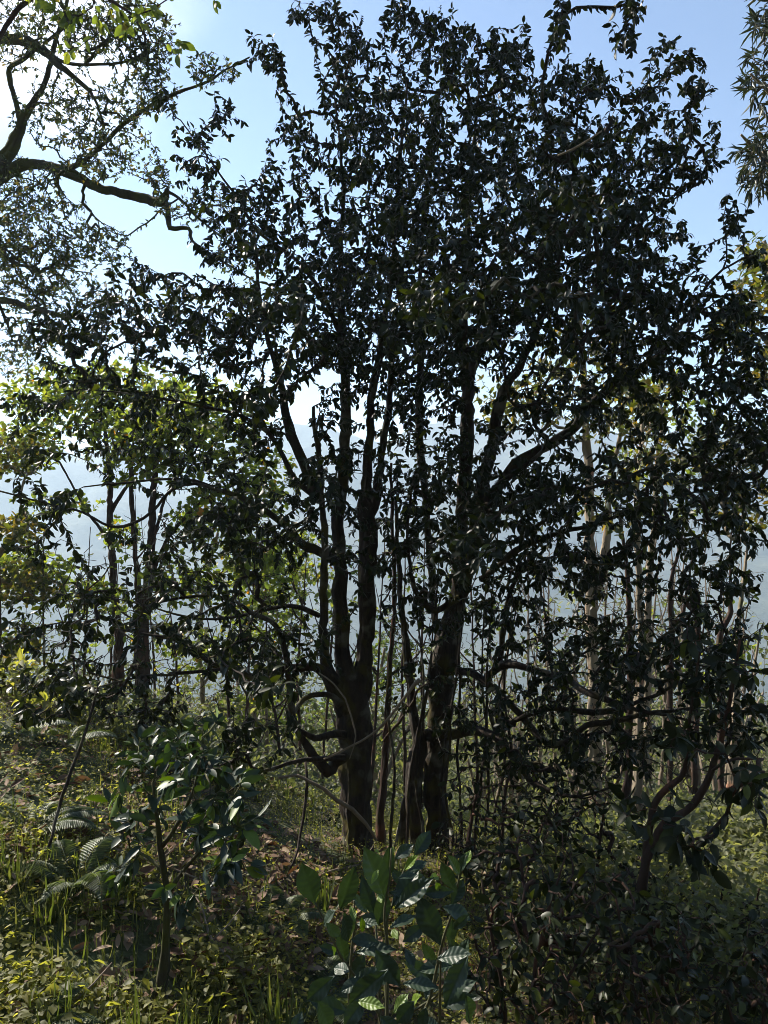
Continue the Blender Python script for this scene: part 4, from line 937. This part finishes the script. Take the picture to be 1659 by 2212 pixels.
G6 = 'dead sticks lying on the bank'
for k, (label, x0, y0, a0, L0) in enumerate([('short dead stick lying on the herbs at the bottom left corner', -1.15, 2.3, .4, .4), ('dead stick lying beside the foot of the young tea plant', -.45, 2.75, 2.3, .5),
        ('long dead stick lying across the dim middle of the bank', -1.35, 3.3, .1, .7), ('dead stick lying in front of the thick left trunk', -.35, 3.9, .9, .6), ('dead stick lying between the sunlit fern and the grass tuft', -.75, 3.2, 1.5, .4)]):
    t_ = np.linspace(0, 1, 12); xs_ = x0 + np.cos(a0) * L0 * t_ + .02 * np.sin(t_ * 7 + k); ys_ = y0 + np.sin(a0) * L0 * t_ + .02 * np.cos(t_ * 5 + k)
    c_ = np.stack([xs_, ys_, H(xs_, ys_) + .03 + .03 * t_], 1); b_ = c_[0].copy(); a_ = Acc()
    tube(a_, c_, np.linspace(.008, .003, 12), 6, .4, .5, k); a_.quads(np.zeros((0, 3)), np.zeros((0, 4), int)) if False else None
    j_ = c_[6]; tube(a_, np.stack([j_, j_ + (.05, .06, .03), j_ + (.08, .14, .05)]), [.004, .003, .0015], 5, 0, .5)
    o_ = a_.build('fallen_stick', M['twig_pale'], None, b_); o_.location = tuple(b_); tag(o_, label, 'stick', G6)
# ferns
def fern(label, px, py, d, n, ln, seed, group='ferns on the bank', tilt=.5, az=None, mat=None):
    rg = np.random.default_rng(seed); p = P(px, py, d); base = np.array((p[0], p[1], float(H(p[0], p[1]))))
    root = thing('fern', label, 'fern', base, group)
    for k in range(n):
        a = (az[k] if az else k * 6.283 / n + rg.uniform(-.3, .3)); L = ln * rg.uniform(.75, 1.15)
        t = np.linspace(0, 1, 26)[:, None]
        out = np.array((math.cos(a), math.sin(a), 0))
        c = base + out * L * (t * .95) + np.array((0, 0, 1)) * L * (tilt * 1.3 * t - tilt * 1.1 * t ** 2.2) + np.array((-out[1], out[0], 0)) * .08 * L * np.sin(t * 3)
        ac = Acc(); tube(ac, c, np.linspace(.0022, .0006, 26), 5)
        tg = unit(np.gradient(c, axis=0)); nn = unit(np.array((0, 0, 1)) - tg * tg[:, 2:3]); sd = np.cross(tg, nn)
        s = np.linspace(.12, .98, 30); idx = np.clip((s * 25).astype(int), 0, 24); fr = (s * 25 - idx)[:, None]
        o = c[idx] * (1 - fr) + c[idx + 1] * fr; pl = L * .24 * np.sin(np.clip(s * .92 + .12, 0, 1) * math.pi) ** .8 * (1.1 - .5 * s)
        for q in (-1, 1):
            leaves(ac, 'mid', o, sd[idx] * q + tg[idx] * .45, nn[idx] + rg.normal(0, .1, (30, 3)), pl, L * .042, .25, rg.uniform(0, 1, 30))
        ac.build('frond', mat or M['fern'], root, base)
    return root
fern('large grey-green fern with long arching fronds on the sunlit bank at left', 70, 1790, 3.3, 5, .36, 1, az=[.35, .8, -.1, 1.4, 2.6])
fern('small sunlit fern right of the young tea plant', 610, 1960, 3.3, 6, .28, 2)
fern('sunlit fern touching the broad-leaved tea bush', 690, 1990, 2.9, 6, .3, 3)
fern('pale fern in the bottom left corner', 40, 2220, 2.2, 5, .26, 4)
fern('yellow-green fern low beside the broad tea leaves', 660, 2160, 2.3, 6, .26, 5)
fern('upright yellow-green fern in the half shade left of the young tea plant', 165, 1990, 3.0, 6, .3, 6, tilt=.9)
fern('bright fern on the bank crest at the left edge', 40, 1660, 4.4, 7, .32, 7)
fern('bright fern on the bank crest behind the leaning stick', 150, 1690, 4.5, 6, .28, 8)

# grass tufts
def tuft(label, px, py, d, n, ln, seed, wid=.012):
    rg = np.random.default_rng(seed); p = P(px, py, d); base = np.array((p[0], p[1], float(H(p[0], p[1]))))
    a = rg.uniform(0, 6.28, n); sp = rg.uniform(.25, 1.3, n)
    sp = sp * 1.7; D = np.stack([np.cos(a) * sp, np.sin(a) * sp, np.ones(n)], 1); N = np.stack([np.cos(a), np.sin(a), np.full(n, .1)], 1)
    O = rg.normal(0, .012, (n, 3)); O[:, 2] = -.01
    ac = Acc(); L = ln * rg.uniform(.5, 1.2, n)
    leaves(ac, 'blade', O, D, -N, L, wid, rg.uniform(-.9, -.1, n), rg.uniform(0, .8, n))
    o = ac.build('grass_tuft', M['grass']); o.location = tuple(base)
    return tag(o, label, 'grass tuft', 'grass tufts on the bank')
tuft('tall bright grass tuft between the sapling and the broad-leaved bush', 605, 2100, 2.6, 26, .22, 1)
tuft('broad-bladed grass tuft at the left edge below the fern', 30, 1900, 2.9, 18, .17, 2)
tuft('grass tuft left of the young tea stem', 250, 1960, 3.0, 22, .16, 3)
tuft('grass tuft at the very bottom left', 120, 2200, 2.3, 30, .16, 4, .009)
tuft('grass tuft at the foot of the mossy sapling stem', 400, 2190, 2.4, 30, .17, 5, .009)
tuft('dim grass tuft on the shaded bank in the middle left', 110, 2020, 2.8, 26, .15, 6)
tuft('grass tuft at the bottom edge left of the sapling', 280, 2200, 2.3, 30, .16, 7, .009)
tuft('lit grass tuft behind the broad-leaved tea bush', 700, 1900, 3.6, 28, .18, 8)

# ------------------------------------------------------------------ ground sheet
rr = np.concatenate([[0], np.geomspace(.25, 1500, 190)]); th = np.linspace(0, 2 * math.pi, 300, endpoint=False)
gx = rr[1:, None] * np.sin(th)[None]; gy = rr[1:, None] * np.cos(th)[None]
v = np.concatenate([[[0, 0, float(H(0, 0))]], np.stack([gx, gy, H(gx, gy)], -1).reshape(-1, 3)])
nr, na = len(rr) - 1, len(th)
i = np.arange(nr - 1)[:, None] * na + 1; j = np.arange(na)[None]; j2 = (j + 1) % na
q = np.stack([i + j2, i + j, i + na + j, i + na + j2], -1).reshape(-1, 4)
tri = np.stack([np.zeros(na, int), 1 + np.arange(na), 1 + (np.arange(na) + 1) % na], 1)[:, ::-1]
acc = Acc(); acc.add(v, np.concatenate([q.ravel(), tri.ravel()]), np.concatenate([np.arange(len(q)) * 4, len(q) * 4 + np.arange(na) * 3]))
mg, t_, n_, l_ = nt('leaf_litter_soil')
tc = n_.new('ShaderNodeTexCoord')
a = n_.new('ShaderNodeTexNoise'); a.inputs['Scale'].default_value = 14; a.inputs['Detail'].default_value = 10; l_.new(tc.outputs['Object'], a.inputs['Vector'])
b = n_.new('ShaderNodeTexNoise'); b.inputs['Scale'].default_value = .9; b.inputs['Detail'].default_value = 5; l_.new(tc.outputs['Object'], b.inputs['Vector'])
r1 = ramp(n_, [(.3, (.03, .022, .014)), (.55, (.07, .05, .03)), (.75, (.12, .09, .055))]); l_.new(a.outputs[0], r1.inputs[0])
r2 = ramp(n_, [(.3, (.03, .04, .012)), (.7, (.08, .10, .025))]); l_.new(a.outputs[0], r2.inputs[0])
mr = n_.new('ShaderNodeMapRange'); mr.inputs['From Min'].default_value = .38; mr.inputs['From Max'].default_value = .58; l_.new(b.outputs[0], mr.inputs['Value'])
mx = n_.new('ShaderNodeMix'); mx.data_type = 'RGBA'; l_.new(mr.outputs[0], mx.inputs[0]); l_.new(r1.outputs[0], mx.inputs[6]); l_.new(r2.outputs[0], mx.inputs[7])
bs = n_.new('ShaderNodeBsdfPrincipled'); bs.inputs['Roughness'].default_value = .95; l_.new(mx.outputs[2], bs.inputs['Base Color'])
bp = n_.new('ShaderNodeBump'); bp.inputs['Strength'].default_value = .9; bp.inputs['Distance'].default_value = .03; l_.new(a.outputs[0], bp.inputs['Height']); l_.new(bp.outputs[0], bs.inputs['Normal'])
oo = n_.new('ShaderNodeOutputMaterial'); l_.new(bs.outputs[0], oo.inputs[0])
tag(acc.build('ground', mg), 'sloping ground of soil and leaf litter falling away to the valley', None, kind='structure')

# ------------------------------------------------------------------ ground cover (nobody could count it)
rg = np.random.default_rng(91)
def scatter(n, x0, x1, y0, y1, near=1.5):
    y = y0 + (y1 - y0) * rg.uniform(0, 1, n) ** near; x = rg.uniform(-1, 1, n)
    x = np.where(x < 0, x * abs(x0) * (y / y1 * .75 + .3), x * x1 * (y / y1 * .75 + .3))
    return x, y
acc = Acc()
x, y = scatter(260000, -4.2, 3.6, 1.5, 7.2)
k = (vnoise(x * 2.2, y * 2.2, 21) * .6 + vnoise(x * 6, y * 6, 22) * .4 + np.clip((y - 3) * .12, -.1, .3)) > rg.uniform(.2, .68, len(x))
x, y = x[k], y[k]; n = len(x)
hgt = rg.uniform(0, 1, n) ** 1.5 * (.03 + .13 * vnoise(x * 2.5, y * 2.5, 23) * np.clip(y / 4, .3, 1.4))
O = np.stack([x, y, H(x, y) + hgt], 1); a = rg.uniform(0, 6.28, n)
D = np.stack([np.cos(a), np.sin(a), rg.normal(.05, .35, n)], 1)
L = rg.uniform(.011, .033, n) * np.clip(vnoise(x * 1.3, y * 1.3, 24) * 1.6, .5, 1.4)
leaves(acc, 'mid', O, D, rg.normal(0, .4, (n, 3)) + np.array((0, 0, 1)), L, L * rg.uniform(.35, .75, n), rg.uniform(0, .5, n), rg.uniform(0, 1, n))
tag(acc.build('ground_cover', M['herb']), 'low small-leaved green herbs covering the bank', 'ground cover', kind='stuff')
acc = Acc()
x, y = scatter(45000, -4.2, 3.4, 1.5, 7.0)
k = vnoise(x * 1.7, y * 1.7, 25) > rg.uniform(.2, .9, len(x)); x, y = x[k], y[k]; n = len(x)
a = rg.uniform(0, 6.28, n); sp = rg.uniform(.1, 1.0, n)
leaves(acc, 'blade', np.stack([x, y, H(x, y) - .005], 1), np.stack([np.cos(a) * sp, np.sin(a) * sp, np.ones(n)], 1), -np.stack([np.cos(a), np.sin(a), np.full(n, .05)], 1),
       rg.uniform(.03, .13, n), rg.uniform(.003, .008, n), rg.uniform(-.7, -.05, n), rg.uniform(0, 1, n))
tag(acc.build('grass', M['grass']), 'short grass growing among the herbs on the bank', 'grass', kind='stuff')
acc = Acc()
x, y = scatter(28000, -4.0, 3.4, 1.5, 6.5)
k = vnoise(x * 1.2 + 7, y * 1.2, 26) > rg.uniform(.3, .85, len(x)); x, y = x[k], y[k]; n = len(x)
a = rg.uniform(0, 6.28, n)
L = rg.uniform(.03, .085, n)
leaves(acc, 'fine', np.stack([x, y, H(x, y) + rg.uniform(.002, .04, n)], 1), np.stack([np.cos(a), np.sin(a), rg.normal(0, .25, n)], 1), rg.normal(0, .35, (n, 3)) + np.array((0, 0, 1)), L, L * rg.uniform(.3, .55, n), rg.uniform(-.4, .5, n), rg.uniform(0, 1, n))
tag(acc.build('fallen_leaves', M['dead']), 'brown fallen leaves lying among the herbs', 'fallen leaves', kind='stuff')

# ------------------------------------------------------------------ houses glimpsed far down the slope
wall_m = plain_mat('grey_plaster', (.5, .48, .45), (.62, .6, .56), 3, .9, .2)
roof_m = plain_mat('pale_sheet_roof', (.5, .49, .5), (.66, .64, .65), 2, .5, .2, spec=.4)
teal_m = plain_mat('teal_sheet', (.05, .30, .30), (.09, .40, .38), 2, .6, .2)
dark_m = plain_mat('dark_opening', (.02, .02, .022), (.035, .035, .035), 2, .4, .1)
def box(acc, c, s):
    c = np.array(c); s = np.array(s) / 2
    v = np.array([(x, y, z) for x in (-1, 1) for y in (-1, 1) for z in (-1, 1)]) * s + c
    acc.quads(v, [(0, 1, 3, 2), (4, 6, 7, 5), (0, 4, 5, 1), (2, 3, 7, 6), (0, 2, 6, 4), (1, 5, 7, 3)])
def house(label, px, py, d, rz, roofm, trim):
    p = P(px, py, d); base = (p[0], d, p[2])
    root = thing('hillside_house', label, 'house', base); root.rotation_euler = (0, 0, rz)
    a = Acc(); box(a, (0, 0, -.6), (6, 4, 5)); a.build('wall', wall_m, root, smooth=False)
    a = Acc()
    v = [(-3.5, -2.6, 1.8), (3.5, -2.6, 1.8), (3.5, 0, 3.0), (-3.5, 0, 3.0), (3.5, 2.6, 1.8), (-3.5, 2.6, 1.8)]
    v = v + [(x, y, z + .1) for x, y, z in v]
    a.quads(np.array(v), [(0, 3, 2, 1), (3, 5, 4, 2), (6, 7, 8, 9), (9, 8, 10, 11), (0, 1, 7, 6), (5, 11, 10, 4), (1, 2, 8, 7), (2, 4, 10, 8), (0, 6, 9, 3), (3, 9, 11, 5)])
    a.build('roof', roofm, root, smooth=False)
    for x in (-1.8, 1.6):
        a = Acc(); box(a, (x, -2.02, .5), (1.1, .08, 1.2)); w = a.build('window', dark_m, root, smooth=False)
    a = Acc(); box(a, (-.1, -2.03, -.2), (.9, .1, 2.1)); a.build('door', trim, root, smooth=False)
house('pale-roofed house glimpsed low between the right-hand trunks', 1500, 1890, 42, .3, roof_m, dark_m)
house('house with a teal sheet glimpsed below the pale-roofed one', 1480, 1970, 34, -.2, roof_m, teal_m)

# ------------------------------------------------------------------ mountain across the valley
nx, ny = 150, 70
X = np.linspace(-1300, 1300, nx)[None].repeat(ny, 0); Y = np.linspace(420, 1450, ny)[:, None].repeat(nx, 1)
t = np.clip((Y - 420) / 700, 0, 1)
ridge = 70 + 40 * np.sin(X / 420 + 1.2) + 60 * np.clip(-X / 700, 0, 1) + 25 * np.sin(X / 170 + .4)
Zm = -112 + (ridge + 112) * (t ** .85) - np.clip((Y - 1120) / 330, 0, 1) * 60
for sc, am in ((90, 26), (40, 12), (18, 6)):
    Zm = Zm + (vnoise(X / sc + 50, Y / sc + 50, 41) - .5) * am * 2 * np.clip(t * 2, 0, 1)
i = np.arange(ny - 1)[:, None] * nx; j = np.arange(nx - 1)[None]
acc = Acc(); acc.quads(np.stack([X, Y, Zm], -1).reshape(-1, 3), np.stack([i + j, i + j + 1, i + nx + j + 1, i + nx + j], -1).reshape(-1, 4))
mm = plain_mat('forested_slope', (.004, .009, .006), (.13, .13, .075), .03, 1, 1, 10)
tag(acc.build('mountain', mm), 'forested mountain across the valley', None, kind='structure')

# ------------------------------------------------------------------ haze
acc = Acc(); zt = max(float(Zm.max()), 60) + 8; zb = -128.0
box(acc, (0, 0, (zt + zb) / 2), (3100, 3100, zt - zb))
mh, t_, n_, l_ = nt('haze_air')
pv = n_.new('ShaderNodeVolumePrincipled'); pv.inputs['Color'].default_value = (.68, .84, 1, 1); pv.inputs['Density'].default_value = .0008; pv.inputs['Anisotropy'].default_value = .25
oo = n_.new('ShaderNodeOutputMaterial'); l_.new(pv.outputs[0], oo.inputs['Volume'])
tag(acc.build('haze', mh, smooth=False), 'thin bright valley haze', None, kind='stuff')

# ------------------------------------------------------------------ sky, sun, camera
SUN_AZ, SUN_EL = -53.0, 35.0
w = bpy.data.worlds.new('World'); SC.world = w; w.use_nodes = True
n_ = w.node_tree.nodes; l_ = w.node_tree.links; n_.clear()
sky = n_.new('ShaderNodeTexSky'); sky.sky_type = 'NISHITA'; sky.sun_disc = False
sky.sun_elevation = math.radians(SUN_EL); sky.sun_rotation = math.radians(SUN_AZ); sky.air_density = 1.0; sky.dust_density = .6; sky.ozone_density = 3.0; sky.altitude = 1200
tc = n_.new('ShaderNodeTexCoord')
cd = unit(np.array((-.43, 1, .66)))
dp = n_.new('ShaderNodeVectorMath'); dp.operation = 'DOT_PRODUCT'; l_.new(tc.outputs['Generated'], dp.inputs[0]); dp.inputs[1].default_value = tuple(cd)
m1 = n_.new('ShaderNodeMapRange'); m1.inputs['From Min'].default_value = math.cos(math.radians(14)); m1.inputs['From Max'].default_value = math.cos(math.radians(3)); l_.new(dp.outputs['Value'], m1.inputs['Value'])
cn = n_.new('ShaderNodeTexNoise'); cn.inputs['Scale'].default_value = 5; cn.inputs['Detail'].default_value = 7; l_.new(tc.outputs['Generated'], cn.inputs['Vector'])
ad = n_.new('ShaderNodeMath'); ad.operation = 'MULTIPLY'; l_.new(m1.outputs[0], ad.inputs[0]); l_.new(cn.outputs[0], ad.inputs[1])
m2 = n_.new('ShaderNodeMapRange'); m2.interpolation_type = 'SMOOTHSTEP'; m2.inputs['From Min'].default_value = .28; m2.inputs['From Max'].default_value = .62; l_.new(ad.outputs[0], m2.inputs['Value'])
mk = n_.new('ShaderNodeMath'); mk.operation = 'MULTIPLY'; mk.use_clamp = True; l_.new(m2.outputs[0], mk.inputs[0]); mk.inputs[1].default_value = .45
mx = n_.new('ShaderNodeMix'); mx.data_type = 'RGBA'; l_.new(mk.outputs[0], mx.inputs[0]); l_.new(sky.outputs[0], mx.inputs[6]); mx.inputs[7].default_value = (11, 11.3, 11.6, 1)
bg = n_.new('ShaderNodeBackground'); bg.inputs['Strength'].default_value = .085; l_.new(mx.outputs[2], bg.inputs[0])
wo = n_.new('ShaderNodeOutputWorld'); l_.new(bg.outputs[0], wo.inputs[0])

sl = bpy.data.lights.new('sun', 'SUN'); sl.energy = 5.0; sl.angle = math.radians(.5); sl.color = (1, .93, .80)
so = bpy.data.objects.new('sun', sl); COL.objects.link(so)
sd = Vector((math.sin(math.radians(SUN_AZ)) * math.cos(math.radians(SUN_EL)), math.cos(math.radians(SUN_AZ)) * math.cos(math.radians(SUN_EL)), math.sin(math.radians(SUN_EL))))
so.rotation_euler = sd.to_track_quat('Z', 'Y').to_euler(); so.location = (0, 0, 30)

cam = bpy.data.cameras.new('camera'); co = bpy.data.objects.new('camera', cam); COL.objects.link(co)
cam.sensor_fit = 'VERTICAL'; cam.sensor_height = 24; cam.lens = 24 * F / 2212; cam.clip_end = 6000; cam.clip_start = .05
co.location = (0, 0, CAMZ); co.rotation_euler = (math.radians(90), 0, 0)
SC.camera = co
SC.view_settings.view_transform = 'Standard'; SC.view_settings.look = 'None'; SC.view_settings.gamma = 1; SC.view_settings.exposure = 1.35
SC.render.engine = 'CYCLES'
cy = SC.cycles
cy.max_bounces = 6; cy.diffuse_bounces = 3; cy.glossy_bounces = 2; cy.transmission_bounces = 4; cy.volume_bounces = 1; cy.transparent_max_bounces = 4
cy.sample_clamp_indirect = 4; cy.caustics_reflective = False; cy.caustics_refractive = False
cy.use_denoising = True; cy.filter_width = .9; cy.denoiser = 'OPENIMAGEDENOISE'; cy.denoising_input_passes = 'RGB_ALBEDO_NORMAL'; cy.denoising_prefilter = 'ACCURATE'
